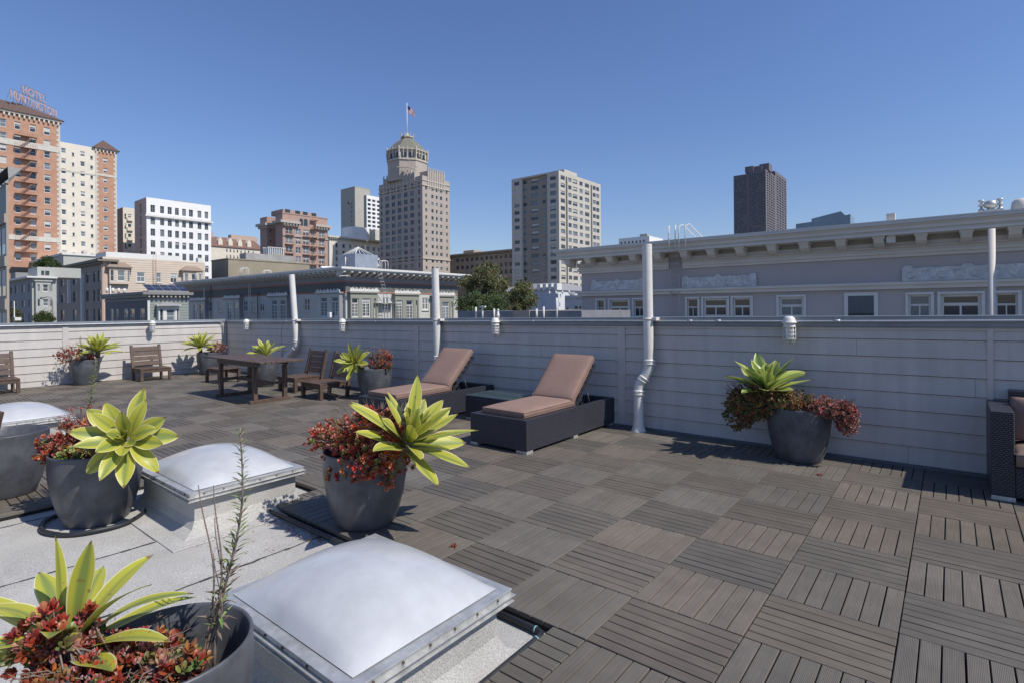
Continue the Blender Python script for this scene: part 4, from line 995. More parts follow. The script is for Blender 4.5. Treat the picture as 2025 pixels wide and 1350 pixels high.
# small bathroom windows on the cream section
for i in range(11):
    for pa, pb in ((144.8, 148.6), (181, 185.5)):
        y0, y1 = Y_at(pa, Xf), Y_at(pb, Xf); py = 303+i*19.75; za = zy(146, py+6); zb = zy(146, py)
        mb = MB(); mb.add([(Xf+.02, y0, za), (Xf+.02, y1, za), (Xf+.02, y1, zb), (Xf+.02, y0, zb)], [(0, 1, 2, 3)]); mb.box(Xf, Xf+.08, y0-.12, y1+.12, za-.18, za-.02, 1); mb.box(Xf, Xf+.06, y0-.12, y1+.12, zb+.02, zb+.12, 1); b.part('small_window', mb, [M_gl, M_trim])
# tops, cornices, belts, quoins
mb = MB(); mb.add([(Xf-16, ya, GZ), (Xf, ya, GZ), (Xf, ya, ztA), (Xf-16, ya, ztA)], [(1, 0, 3, 2)], 0); mb.add([(Xf-14, yc, GZ), (Xf, yc, GZ), (Xf, yc, zw), (Xf-14, yc, zw)], [(1, 0, 3, 2)], 0)
mb.add([(Xf-16, yb, zc_-.02), (Xf, yb, zc_-.02), (Xf, ya, zc_-.02), (Xf-16, ya, zc_-.02)], [(0, 1, 2, 3)], 1); mb.add([(Xf-6, yb, zc_-2), (Xf-.02, yb, zc_-2), (Xf-.02, yb, zw), (Xf-6, yb, zw)], [(0, 1, 2, 3)], 0)
b.part('side_wall', mb, [M_brick, M_cream])
mb = MB(); mb.box(Xf-.0, Xf+.5, b.Y0, ya+.5, ztA, ztA+.45); 
y = b.Y0
while y < ya: mb.box(Xf, Xf+.45, y, y+.35, ztA-.8, ztA-.01); y += .95
b.part('cornice', mb, M_trim)
hip(b, Xf-16, Xf+.1, b.Y0-20, ya+.1, ztA+.46, .7, 4.2, M_rtile)
mb = MB(); mb.box(Xf-6, Xf+.4, yb, yc+.4, zw, zw+.3); y = yb
while y < yc: mb.box(Xf, Xf+.4, y, y+.3, zw-.7, zw-.01); y += .85
b.part('cornice', mb, M_trim)
hip(b, Xf-7, Xf+.1, yb-.1, yc+.1, zw+.31, .6, 3.0, M_rtile, inset=.48)
mb = MB()
for p0, q0 in ((291, 302), (471, 480)):
    z0, z1 = zy(110, q0), zy(110, p0)
    mb.box(Xf+.004, Xf+.12, b.Y0, ya-.02, z0, z1); b.part('belt_course', mb, M_trim); mb = MB()
z0, z1 = zy(200, 348.5), zy(200, 344); mb.box(Xf+.004, Xf+.12, yb, yc-.02, z0, z1); z0, z1 = zy(155, 343), zy(155, 339.5); mb.box(Xf+.004, Xf+.08, ya+.02, yb-.02, z0, z1)
b.part('belt_course', mb, M_trim)
mb = MB(); z = GZ; k = 0
while z < ztA-1:
    for yy, zt_ in ((ya, ztA), (yc, zw), (yb, zw)):
        if z < zt_-1: w = .75 if k % 2 else .4; mb.box(Xf+.006, Xf+.05, yy-w if yy != yb else yy, yy-.01 if yy != yb else yy+w, z, z+.62)
    z += .64; k += 1
b.part('quoins', mb, M_trim)
# fire escape
mb = MB(); y0, y1, ym = Y_at(30, Xf), Y_at(75, Xf), Y_at(52, Xf)
pz = [zy(52, 262+9+22.8*i) for i in range(11)]
for i, z in enumerate(pz):
    mb.box(Xf+.05, Xf+1.1, y0, y1, z-.08, z)
    for zz in (.45, .95): mb.box(Xf+1.06, Xf+1.1, y0, y1, z+zz, z+zz+.04)
    n = 9
    for k in range(n+1): yy = y0+(y1-y0)*k/n; mb.box(Xf+1.06, Xf+1.1, yy-.02, yy+.02, z, z+.95)
    if i < len(pz)-1:
        za = pz[i+1]
        for dx in (.35, .85): mb.bar((Xf+dx, ym-1.2, za), (Xf+dx, ym+1.4, z), .05, .12)
        for k in range(10): s_ = k/9; mb.box(Xf+.35, Xf+.85, ym-1.2+2.6*s_-.08, ym-1.2+2.6*s_+.08, za+(z-za)*s_-.02, za+(z-za)*s_+.02)
b.part('fire_escape', mb, M_iron)
b.finish()
# rooftop letters: two rows on a steel frame
def text_mesh(txt, size, m, name='sign_letters', thick=.04):
    cu = bpy.data.curves.new(name, 'FONT'); cu.body = txt; cu.size = size; cu.extrude = thick; cu.offset = .012*size; cu.space_character = 1.08
    o = bpy.data.objects.new(name, cu); COL.objects.link(o); dg = bpy.context.evaluated_depsgraph_get(); me = bpy.data.meshes.new_from_object(o.evaluated_get(dg))
    COL.objects.unlink(o); bpy.data.objects.remove(o); me.materials.clear(); me.materials.append(m); return me
sg = empty('rooftop_sign', at_d(20, 192, 137), 0, 'weathered pinkish letters in two rows on a steel frame above the brick hotel', 'sign')
P0 = at_d(20, 192.5, 137); P1 = at_d(112, 232, 151.5); dr = (P1-P0); Ls = dr.length; zrot = math.atan2(dr.y, dr.x); M_let = mat('pale_pink_sign_paint', (.55, .36, .33), .6, var=.3, vscale=2)
for txt, q0, q1, hh in (('HUNTINGTON', (20, 193), (112, 232), 2.15), ('HOTEL', (44, 183.5), (91, 206), 2.05)):
    a = at_d(q0[0], q0[1], 137+(q0[0]-20)*.158); e = at_d(q1[0], q1[1], 137+(q1[0]-20)*.158); me = text_mesh(txt, hh*1.38, M_let); L_ = (e-a).length
    wx = max(v.co.x for v in me.vertices); o = bpy.data.objects.new('sign_letters', me); COL.objects.link(o); o.parent = sg; o.location = a-sg.location
    d = (e-a).normalized(); xax = Vector((d.x, d.y, 0)).normalized(); yaw_ = math.atan2(xax.y, xax.x); o.rotation_euler = (R(90), 0, yaw_); o.scale = (L_/wx, 1, 1)
    mb = MB(); aa = a-sg.location; ee = Vector((e.x, e.y, a.z))-sg.location
    off = Vector((0, 0, 0))
    for zz in (-.12, hh*.5, hh+.1): mb.bar(aa+Vector((0, 0, zz)), ee+Vector((0, 0, zz)), .06, .08)
    for k in range(9):
        p = aa.lerp(ee, k/8); mb.bar(p+Vector((0, 0, -3.2)), p+Vector((0, 0, hh+.1)), .06, .06); nrm = Vector((-xax.y, xax.x, 0)); mb.bar(p+Vector((0, 0, hh)), p+nrm*1.6+Vector((0, 0, -2.6)), .05, .05)
    mb.build('sign_frame', M_gf, sg)

# ---- narrow brick-and-cream building with bays beside the white block
b = Bldg('apartment_building', 'narrow building with dark brick side and cream bay windows beside the white block', 244.5, 170, 233, 268)
zt_ = b.zr(246, 410.5); b.facade('L', GZ, zt_, None, None, 240, M_brick); b.facade('R', GZ, zt_, [(247.5, 251), (254, 261)], rows(424, 11, 19.5, 6), 257, M_cream, varset=(0, 4, 1)); b.back(zt_, M_cream)
for q in (419, 438.5, 458, 477.5): mb = MB(); z = b.zr(257, q+18.5); mb.box(b.X0+.01, b.X0+.6, Y_at(252, b.X0), Y_at(263, b.X0), z, z+1.0); b.part('bay_panel', mb, M_cream)
b.finish()
# ---- white block
M_white = mat('white_render', (.80, .79, .76), .75, var=.04, vscale=.4)
M_warm = mat('grey_side_render', (.66, .61, .56), .85, var=.06, vscale=.4)
b = Bldg('office_block', 'clean white eight-storey block with dark paired windows at left', 291, 158, 267.5, 418.5)
zt_ = b.zr(291, 390.5); cols = [(299, 308), (318, 326), (333, 341), (347.5, 355), (361.5, 369), (375, 383), (392, 399.5), (406, 413)]
rw = [(406, 420.5), (430.5, 444.5), (452.8, 466.8), (475.5, 489.5), (498, 512), (520.5, 534.5), (543, 557)]
b.facade('R', GZ, zt_, cols, rw, 303, M_white, 'pair', .3, M_gf, varset=(0, 0, 4, 5, 0, 1)); b.facade('L', GZ, zt_, [(277, 281)], [(404, 422), (427, 445), (450, 468), (473, 491), (496, 514)], 279, M_warm, 'plain', .5, M_gf); b.back(zt_, M_white)
z = b.zr(291, 428); mb = MB(); mb.box(b.X0, b.X0+.7, b.Y0-.4, b.Y1+.4, z, z+.5); b.part('cornice', mb, M_white)
mb = MB(); z = b.zr(291, 423.2); mb.box(b.X0+.7, b.X0+.74, b.Y0, b.Y1, z, z+.05)
for k in range(60): y = b.Y0+(b.Y1-b.Y0)*k/59; mb.box(b.X0+.7, b.X0+.74, y-.02, y+.02, b.zr(291, 427.8), z)
b.part('balcony_rail', mb, M_gf)
mb = MB(); mb.box(b.X1+1, b.X0-4, b.Y0+9, b.Y0+14, zt_, zt_+.9); b.part('roof_plant', mb, M_roof); b.finish()

# ---- mansion with brown mansard
M_tan = mat('tan_render', (.50, .41, .30), .85, var=.08, vscale=.4); M_mans = mat('russet_mansard', (.19, .11, .085), .85, var=.15, vscale=1)
b = Bldg('mansion', 'cream mansion with long russet mansard roof and dormers beyond the white block', 410, 235, None, 522, depth=18)
ze = b.zr(445, 489); zr_ = b.zr(445, 468.5); b.facade('R', GZ, ze, [(448, 451), (455, 458), (462, 465), (469, 472), (476, 479), (484, 487), (491, 494), (500, 503)], rows(494, 6, 11.5, 3), 462, M_cream, 'sash', .2, varset=(0, 1)); b.back(ze, M_cream)
hip(b, b.X1, b.X0, b.Y0, b.Y1, ze, .5, zr_-ze, M_mans, 'mansard_roof', .2)
for p in (437, 457, 476, 494):
    y = Y_at(p, b.X0); mb = MB(); z = ze+.8; mb.add([(b.X0, y-.9, z), (b.X0, y+.9, z), (b.X0, y+.9, z+2), (b.X0, y, z+3.6), (b.X0, y-.9, z+2), (b.X0-3, y-.9, z), (b.X0-3, y+.9, z), (b.X0-3, y+.9, z+2), (b.X0-3, y, z+3.6), (b.X0-3, y-.9, z+2)], [(0, 1, 2, 3, 4), (1, 6, 7, 2), (2, 7, 8, 3), (3, 8, 9, 4), (4, 9, 5, 0)]); b.part('dormer', mb, M_cream)
for p, w in ((422, 1.5), (482, 4), (508, 2)):
    y = Y_at(p, b.X0); mb = MB(); mb.box(b.X0-6, b.X0-3, y-w, y+w, zr_-2, zr_+1.6); b.part('chimney', mb, mat('pinkish_chimney', (.48, .36, .29), .9))
b.finish()
# ---- tan warehouse
b = Bldg('warehouse', 'low plain tan rendered building behind the green corniced roof', 452, 112, 419, 612)
zt_ = b.zr(452, 513); M_khaki = mat('khaki_render', (.30, .26, .19), .9, var=.1, vscale=.3, detail=7); b.facade('L', GZ, zt_, None, None, 430, M_khaki); b.facade('R', GZ, zt_, None, None, 500, M_khaki); b.back(zt_, M_khaki)
b.slab('parapet', zt_, zt_+.25, .12, M_khaki); mb = MB(); mb.box(b.X1+2, b.X0-3, b.Y0+5, b.Y0+16, zt_+.26, zt_+1.9); b.part('roof_box', mb, M_roof); b.finish()
b = Bldg('warehouse', 'ochre rendered building carrying a white glazed conservatory', 530, 140, 495, 566)
zt_ = b.zr(530, 503); M_och = mat('ochre_render', (.42, .27, .10), .9, var=.1, vscale=.4); b.facade('L', GZ, zt_, None, None, 430, M_khaki); b.facade('R', GZ, zt_, None, None, 500, M_och); b.back(zt_, M_khaki)
mb = MB(); X = b.X0
for k in range(9):
    y = b.Y0+.3+k*(b.Y1-b.Y0-1)/8; mb.box(X-3, X-.1, y, y+.12, zt_, zt_+1.7); mb.box(X-.22, X-.08, y-.3, y+.45, zt_+1.7, zt_+1.85)
    if k < 8:
        w = (b.Y1-b.Y0-1)/8; mb.tube([(X-.12, y+w*(.5-.5*math.cos(a)), zt_+1.7+w*.4*math.sin(a)) for a in [math.pi*i/8 for i in range(9)]], .07, 6); mb.tube([(X-3, y+w*(.5-.5*math.cos(a)), zt_+1.7+w*.4*math.sin(a)) for a in [math.pi*i/8 for i in range(9)]], .07, 6)
b.part('conservatory_frame', mb, M_white); mb = MB(); mb.box(X-2.9, X-.25, b.Y0+.4, b.Y1-.8, zt_+.01, zt_+1.65); b.part('conservatory_glass', mb, M_gm); b.finish()

# ---- pink stone building with cornice and fire escape
M_pink = mat('pink_stone', (.40, .275, .225), .85, var=.09, vscale=.5, detail=6); M_pst = mat('grey_pink_trim', (.46, .41, .36), .85, var=.1)
b = Bldg('apartment_building', 'pink stone apartment building with bracketed cornices and balconies', 560, 205, 546, 649)
zt_ = b.zr(560, 422); cols = [(566, 579.5), (586, 595.5), (600.5, 612), (616.7, 623), (632, 642)]; rw = [(451.5, 463.5), (470, 482), (488, 500), (506, 518.5), (525, 537)]
b.facade('R', GZ, zt_, cols, rw, 573, M_pink, 'pair', .3, M_wf, varset=(0, 1, 4)); b.facade('L', GZ, zt_, None, None, 550, M_pink); b.back(zt_, M_pink)
z = b.zr(560, 441)
for p0, p1 in ((557, 592), (622, 653)):
    y0, y1 = Y_at(p0, b.X0), Y_at(p1, b.X0); mb = MB(); mb.box(b.X0-.0 if p0 > 600 else b.X1, b.X0+1.5, y0 if p0 > 600 else b.Y0-1.5, y1, z, z+.9); mb.box(b.X0, b.X0+.8, max(y0, b.Y0), y1-.5, z-1.0, z-.01)
    y = max(y0, b.Y0)
    while y < y1-.5: mb.box(b.X0+.8, b.X0+1.3, y, y+.4, z-.7, z-.01); y += 1.2
    b.part('cornice', mb, M_pst)
for q in (465, 483.5, 501.5, 520):
    z = b.zr(573, q)
    for (p0, p1) in (cols[0], cols[2], cols[4]):
        y0, y1 = Y_at(p0, b.X0)-.3, Y_at(p1, b.X0)+.3; mb = MB(); mb.box(b.X0, b.X0+.8, y0, y1, z-.15, z); mb.box(b.X0+.76, b.X0+.8, y0, y1, z+.8, z+.86)
        n = 9
        for k in range(n+1): yy = y0+(y1-y0)*k/n; mb.box(b.X0+.76, b.X0+.8, yy-.03, yy+.03, z, z+.8)
        b.part('balcony', mb, M_iron)
mb = MB(); z = b.zr(573, 467); mb.box(b.X0, b.X0+.35, b.Y0, b.Y1, z-.1, z+.25); b.part('belt_course', mb, M_pst)
for (p0, p1) in ((593.5, 600.5), (602, 609.5), (611, 618)):
    y0, y1 = Y_at(p0, b.X0), Y_at(p1, b.X0); z0 = b.zr(600, 447); r = (y1-y0)/2; pts = [(b.X0+.03, y0, z0), (b.X0+.03, y1, z0)]+[(b.X0+.03, (y0+y1)/2+r*math.cos(a), z0+2.0+r*math.sin(a)) for a in [math.pi*i/8 for i in range(9)]]
    mb = MB(); mb.add(pts, [tuple(range(len(pts)))]); b.part('arched_window', mb, M_gl if p0 < 610 else M_pink)
mb = MB(); y0, y1 = Y_at(614, b.X0), Y_at(627, b.X0)
pz = [b.zr(573, q) for q in (430, 448, 466, 484, 502, 520)]
for i, z in enumerate(pz):
    mb.box(b.X0+.2, b.X0+1.5, y0, y1, z-.1, z); mb.box(b.X0+1.45, b.X0+1.5, y0, y1, z+.8, z+.86)
    if i: mb.bar((b.X0+.9, y0+.4, z), (b.X0+.9, y1-.4, pz[i-1]), .5, .08)
b.part('fire_escape', mb, M_iron)
mb = MB(); z2 = b.zr(560, 414); mb.box(b.X0-10, b.X0-1.2, b.Y0+.8, Y_at(632, b.X0), zt_, z2+.3); b.part('penthouse', mb, M_pink)
mb = MB()
for p in (570, 590, 605, 622): y = Y_at(p, b.X0-1.2); mb.box(b.X0-1.21, b.X0-1.14, y-1, y+1, zt_+.7, zt_+1.9)
b.part('penthouse_windows', mb, M_gl)
b.slab('parapet', zt_, zt_+.4, .15, M_pink); b.finish()
b = Bldg('apartment_building', 'left wing of pink stone with its own cornice, partly shaded', 529, 214, 515.5, 549)
zt_ = b.zr(529, 429); b.facade('R', GZ, zt_, [(535, 538)], rows(452, 9, 18, 3), 536, M_pink, 'sash', .25, M_gf); b.facade('L', GZ, zt_, None, None, 520, M_pink); b.back(zt_, M_pink)
z = b.zr(529, 447); mb = MB(); mb.box(b.X1-1.2, b.X0+1.3, b.Y0-1.3, b.Y1, z, z+1); mb.box(b.X1-.6, b.X0+.6, b.Y0-.6, b.Y1, z-.9, z-.01); b.part('cornice', mb, M_pst); b.finish()

# ---- grey slab tower and the white gridded block in front of it
M_slabg = mat('greige_concrete', (.42, .40, .34), .85, var=.04, vscale=.2)
b = Bldg('apartment_tower', 'plain greige slab tower left of the ornate central tower', 703.5, 350, 675.6, 733)
zt_ = b.zr(703.5, 370.5); b.facade('L', GZ, zt_, [(696, 698)], rows(408, 4, 9, 8), 697, M_slabg, 'plain', .3, M_gf, varset=(0,)); b.facade('R', GZ, zt_, None, None, 720, M_slabg); b.back(zt_, M_slabg)
mb = MB(); xq = X_at(694, b.Y0); z = b.zl(694, 402); mb.box(xq-1.5, xq+1.5, b.Y0-1.2, b.Y0, z-.3, z+.9); b.part('window_washing_cradle', mb, M_gf)
b.slab('parapet', zt_, zt_+.4, .1, M_slabg); b.finish()
b = Bldg('apartment_tower', 'white gridded balcony block half hidden behind the ornate central tower', 726.5, 325, 721, 775)
zt_ = b.zr(727, 386.5); b.facade('L', GZ, zt_, None, None, 720, M_slabg); b.facade('R', GZ, zt_, [(728.5, 735), (737.5, 744), (747, 753), (756, 762)], rows(394, 5, 8.4, 12), 731, M_white, 'wide', .9, M_gf, varset=(0, 0, 4)); b.back(zt_, M_white); b.finish()

# ---- cream corniced hotel block
b = Bldg('office_block', 'cream stone block with heavy roof cornice between pink building and ornate tower', 652, 262, 648, 772)
zt_ = b.zr(652, 469); b.facade('R', GZ, zt_, [(664.5, 669), (678, 683.5), (691.5, 696), (704, 708.5), (715, 720), (726.7, 731), (737.8, 742.5), (748, 752)], [(482, 490), (495.5, 503.5), (508.5, 517), (522, 530)], 667, M_cream, 'sash', .4, M_wf, varset=(0, 0, 4), sill=M_trim)
b.facade('L', GZ, zt_, None, None, 650, M_cream); b.back(zt_, M_cream)
mb = MB(); mb.box(b.X1-1, b.X0+1.2, b.Y0-1.2, b.Y1+1, zt_-.2, zt_+.7); y = b.Y0
while y < b.Y1: mb.box(b.X0+.01, b.X0+.9, y, y+.4, zt_-.9, zt_-.21); y += 1.1
b.part('cornice', mb, M_trim)
mb = MB(); z1 = at_d(690, 449, 270).z; p = at_d(697, 460, 268); q = at_d(674, 460, 268); mb.box(p.x-9, p.x, p.y, p.y+10, zt_, z1); b.part('roof_plant', mb, M_white)
mb = MB(); p = at_d(742, 460, 275); mb.box(p.x-14, p.x, p.y, p.y+9, zt_, at_d(740, 454, 275).z); b.part('roof_plant', mb, M_trim); b.finish()

# ---- ornate central tower
M_ton = mat('warm_grey_terracotta', (.42, .365, .315), .85, var=.07, vscale=.35, detail=6); M_tlt = mat('light_terracotta_trim', (.50, .45, .38), .85, var=.1, vscale=1)
b = Bldg('ornate_tower', 'tall ornate stone tower with octagonal crown, green pyramid roof and flagpole', 837, 235, 751.3, 890.5)
b.t['category'] = 'tower'
zs = b.zr(837, 347.5); zt_ = b.zr(837, 345)
ZB = b.zr(837, 357); cl = [(754.5, 757.5), (764, 771.5), (776, 783), (788, 795), (800.4, 807.5), (813, 820), (828.5, 832)]; rl = rows(356, 9, 14.0, 14)
b.facade('L', GZ, zs, cl, rl, 790, M_ton, 'pair', .3, M_gf, varset=(0, 0, 4, 5))
cr_ = [(842.7, 846), (854.6, 859), (863.5, 867), (871.5, 876), (883.4, 886.6)]; rr_ = rows(369.5, 7, 14.3, 13)
b.facade('R', GZ, zs, cr_, rr_, 845, M_ton, 'sash', .3, M_gf, varset=(0, 0, 4, 1)); b.back(zs, M_ton)
# raised crenellated bays
def bay(face, p0, p1, ztp, d0=0.0, dep=6):
    mb = MB()
    if face == 'L': x0, x1 = X_at(p0, b.Y0), X_at(p1, b.Y0); mb.box(x0, x1, b.Y0+d0, b.Y0+dep, zs+.01, ztp)
    else: y0, y1 = Y_at(p0, b.X0), Y_at(p1, b.X0); mb.box(b.X0-dep, b.X0-d0, y0, y1, zs+.01, ztp)
    b.part('raised_bay', mb, M_ton)
    n = 9
    for k in range(n+1):
        mb = MB()
        if face == 'L': u = x0+(x1-x0)*k/n; mb.box(u-.22, u+.22, b.Y0+d0-.3, b.Y0+d0-.01, zs-5, ztp+1.1); mb.box(u-.14, u+.14, b.Y0+d0+.0, b.Y0+d0+.2, ztp+.01, ztp+1.6)
        else: u = y0+(y1-y0)*k/n; mb.box(b.X0-d0+.01, b.X0-d0+.3, u-.22, u+.22, zs-5, ztp+1.1); mb.box(b.X0-d0-.2, b.X0-d0, u-.14, u+.14, ztp+.01, ztp+1.6)
        b.part('buttress', mb, M_tlt)
bay('L', 761, 822, b.zl(800, 345.5)); bay('R', 848, 880, b.zr(860, 341.5))
for q in (367, 512): mb = MB(); z = b.zr(837, q); mb.box(b.X1-.2, b.X0+.35, b.Y0-.35, b.Y1+.2, z, z+.5); b.part('belt_course', mb, M_tlt)
mb = MB(); z = b.zr(837, 357); mb.box(b.X1-.2, b.X0+.25, b.Y0-.25, b.Y1+.2, z+.02, z+.5)
b.part('belt_course', mb, M_tlt)
cx, cy = (b.X0+b.X1)/2, (b.Y0+b.Y1)/2; pc = at_d(805.5, 300, 1); dirc = Vector((pc.x, pc.y, 0)); tt = 252.0; oc = dirc*tt; ocx, ocy = oc.x, oc.y
ro = 39/F_PX*tt/math.cos(R(22.5))*1.0
def octv(r, z, a0=22.5+5): return [(ocx+r*math.cos(R(a0+45*k)), ocy+r*math.sin(R(a0+45*k)), z) for k in range(8)]
zo0, zo1, zo2, zo3 = zs, at_d(805, 315.5, tt-9).z, at_d(805, 293, tt-9).z, at_d(805, 272.5, tt-2).z
def octprism(name, prof, m):
    mb = MB(); vs = []; fs = []
    for r, z in prof: vs += octv(r, z)
    for i in range(len(prof)-1):
        for k in range(8): fs.append((i*8+k, i*8+(k+1) % 8, (i+1)*8+(k+1) % 8, (i+1)*8+k))
    fs.append(tuple(range((len(prof)-1)*8, len(prof)*8))); mb.add(vs, fs); return b.part(name, mb, m)
octprism('octagonal_stage', [(ro*.96, zo0), (ro*.96, zo1-.3)], M_ton); octprism('octagonal_crown', [(ro*.93, zo1-.29), (ro*1.0, zo1), (ro*1.0, zo1+.5), (ro*.94, zo1+.5), (ro*.94, zo2-.5), (ro*1.02, zo2-.4), (ro*1.02, zo2)], M_tlt)
octprism('pyramid_roof', [(ro*.97, zo2+.01), (ro*.60, zo2+(zo3-zo2)*.58), (ro*.24, zo3)], mat('copper_green_roof', (.17, .165, .125), .7, var=.2, vscale=1)); octprism('finial_ring', [(ro*.24, zo3+.01), (ro*.30, zo3+.3), (ro*.30, zo3+.8), (ro*.12, zo3+.8), (ro*.05, zo3+2.6)], M_tlt)
mb = MB(); v1 = octv(ro*1.0, 0); v2 = octv(ro*.30, 0)
for k in range(8):
    for f in (0, .25, .5, .75):
        mb = MB(); p = Vector(v1[k]).lerp(Vector(v1[(k+1) % 8]), f); w = .3 if f else .5; hgt = 1.9 if f in (0, .5) else .8; mb.box(p.x-w/2, p.x+w/2, p.y-w/2, p.y+w/2, zo2-3.6, zo2+hgt*.3); mb.add([(p.x-w/2, p.y-w/2, zo2+hgt*.3), (p.x+w/2, p.y-w/2, zo2+hgt*.3), (p.x+w/2, p.y+w/2, zo2+hgt*.3), (p.x-w/2, p.y+w/2, zo2+hgt*.3), (p.x, p.y, zo2+hgt*.65)], [(0, 1, 4), (1, 2, 4), (2, 3, 4), (3, 0, 4)]); b.part('pinnacle', mb, M_tlt)
    mb = MB(); p = Vector(v2[k]); mb.box(p.x-.15, p.x+.15, p.y-.15, p.y+.15, zo3, zo3+2.2); b.part('pinnacle', mb, M_tlt)
v1 = octv(ro*.945, 0)
for k in range(8):
    a, c = Vector(v1[k]), Vector(v1[(k+1) % 8]); n_ = ((a+c)/2-Vector((ocx, ocy, 0))).normalized()
    for f0, f1 in ((.12, .44), (.56, .88)):
        p, q = a.lerp(c, f0)+n_*.06, a.lerp(c, f1)+n_*.06; mb = MB(); z0, z1 = zo1+1.1, zo1+3.3
        mb.add([(p.x, p.y, z0), (q.x, q.y, z0), (q.x, q.y, z1), (p.x, p.y, z1)], [(0, 1, 2, 3), ]); b.part('crown_window', mb, M_gl)
# stair on the octagon and flagpole
mb = MB(); a = at_d(806, 320, 241); c = at_d(824, 331, 241); mb.bar(a, c, .8, .3); mb.bar(a+Vector((0, 0, 1)), c+Vector((0, 0, 1)), .08, .1); mb.bar(at_d(785, 331, 241), at_d(806, 331, 241), .8, .3); mb.bar(at_d(806, 331, 240.5), at_d(824, 337, 240.5), .8, .3); b.part('outside_stair', mb, M_tlt)
ztp = at_d(804, 204, tt).z; mb = MB(); mb.tube([(ocx, ocy, zo3+1), (ocx, ocy, ztp)], [.22, .10], 8); b.part('flagpole', mb, M_white)
b.finish()
M_flag = mat('flag_cloth', (1, 1, 1), .8, attr=True)
t = empty('flag', (ocx, ocy, ztp-1), 0, 'striped flag with dark canton blowing from the pole on the ornate tower', 'flag')
mb = MB(); nx, ny = 14, 13; wv = 4.6; hv = 3.3; du = Vector((_c, _s, 0))
def fp(i, j): u = i/nx*wv; return du*(u*.80)+Vector((0, 0, -u*.62-j/ny*hv*(1-.15*i/nx)))+Vector((-_s, _c, 0))*(.25*math.sin(u*2.2+j*.2))
for i in range(nx):
    for j in range(ny):
        c = (.35, .03, .04) if j % 2 == 0 else (.7, .7, .7)
        if i < 6 and j < 7: c = (.03, .04, .14)
        mb.add([fp(i, j), fp(i+1, j), fp(i+1, j+1), fp(i, j+1)], [(0, 1, 2, 3)], 0, c)
mb.build('cloth', M_flag, t)

# ---- long brownish building far behind the trees
M_brn = mat('brown_stone', (.38, .31, .235), .85, var=.1, vscale=.4)
b = Bldg('office_block', 'long brown stone building with dark cornice behind the trees', 1040, 240, 880, None)
zt_ = b.zl(1000, 497.5); b.facade('L', GZ, zt_, [(903+i*9.6, 908+i*9.6) for i in range(13)], [(504, 511), (519, 527), (534, 542), (549, 557)], 1000, M_brn, 'sash', .3, M_gf, varset=(0, 0, 5), skip=None); b.back(zt_, M_brn)
mb = MB(); mb.box(b.X1-1, b.X0+1, b.Y0-1.3, b.Y1, zt_, zt_+.7); x = b.X1
while x < b.X0: mb.box(x, x+.5, b.Y0-1.0, b.Y0-.01, zt_-.7, zt_-.01); x += 1.3
b.part('cornice', mb, M_brn); mb = MB(); x = X_at(912, b.Y0); mb.box(x-4, x+3, b.Y0+6, b.Y0+12, zt_+.71, zt_+3); b.part('roof_plant', mb, M_brn); b.finish()

# ---- beige apartment tower
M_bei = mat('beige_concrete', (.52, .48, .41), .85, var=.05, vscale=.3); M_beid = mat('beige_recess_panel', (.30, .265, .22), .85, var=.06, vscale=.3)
b = Bldg('apartment_tower', 'beige concrete apartment tower with many square windows right of centre', 1106.8, 208, 1013.5, 1189.5)
zt_ = b.zr(1107, 338)
rw = rows(348, 8.2, 15.15, 18)
cL = [(1018.5, 1028.6), (1089.6, 1101)]
b.facade('L', GZ, zt_, [(1018.5, 1028.6)], rows(359.5, 7.8, 14.5, 18), 1024, M_bei, 'wide', .25, M_gf, u1=1033.5, varset=(4, 2, 0, 5, 3)); b.facade('L', GZ, zt_, cL[1:], rw, 1095, M_bei, 'wide', .25, M_gf, u0=1083.5, varset=(4, 4, 2, 0, 5))
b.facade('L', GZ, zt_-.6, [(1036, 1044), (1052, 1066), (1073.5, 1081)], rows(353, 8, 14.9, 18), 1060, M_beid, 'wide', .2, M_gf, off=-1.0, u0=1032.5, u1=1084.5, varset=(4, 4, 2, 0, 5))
mb = MB(); x0, x1 = X_at(1033.5, b.Y0), X_at(1083.5, b.Y0); mb.box(x0-.01, x0+.01, b.Y0, b.Y0+1.0, GZ, zt_); mb.box(x1-.01, x1+.01, b.Y0, b.Y0+1.0, GZ, zt_); mb.box(x0, x1, b.Y0, b.Y0+1.2, zt_-.6, zt_); b.part('recess_edge', mb, M_bei)
b.facade('R', GZ, zt_, [(1110.5, 1118.8), (1125.6, 1132), (1134.4, 1143.2), (1147.8, 1154), (1158.3, 1166.6), (1174, 1179.8), (1180.7, 1186.6)], rows(348.3, 8.4, 15.1, 18), 1114.5, M_bei, 'wide', .25, M_gf, varset=(4, 4, 2, 0, 5, 1)); b.back(zt_, M_bei)
for p in (1122, 1171): mb = MB(); y = Y_at(p, b.X0); mb.box(b.X0, b.X0+.12, y-.5, y+.5, GZ, zt_-1.5); b.part('dark_vertical_strip', mb, mat('dark_brown_strip', (.12, .10, .08), .8))
mb = MB(); y0, y1 = Y_at(1118, b.X0-3), Y_at(1143, b.X0-3); mb.box(b.X0-9, b.X0-3, y0, y1, zt_, zt_+2.6); b.part('penthouse', mb, M_bei); b.finish()

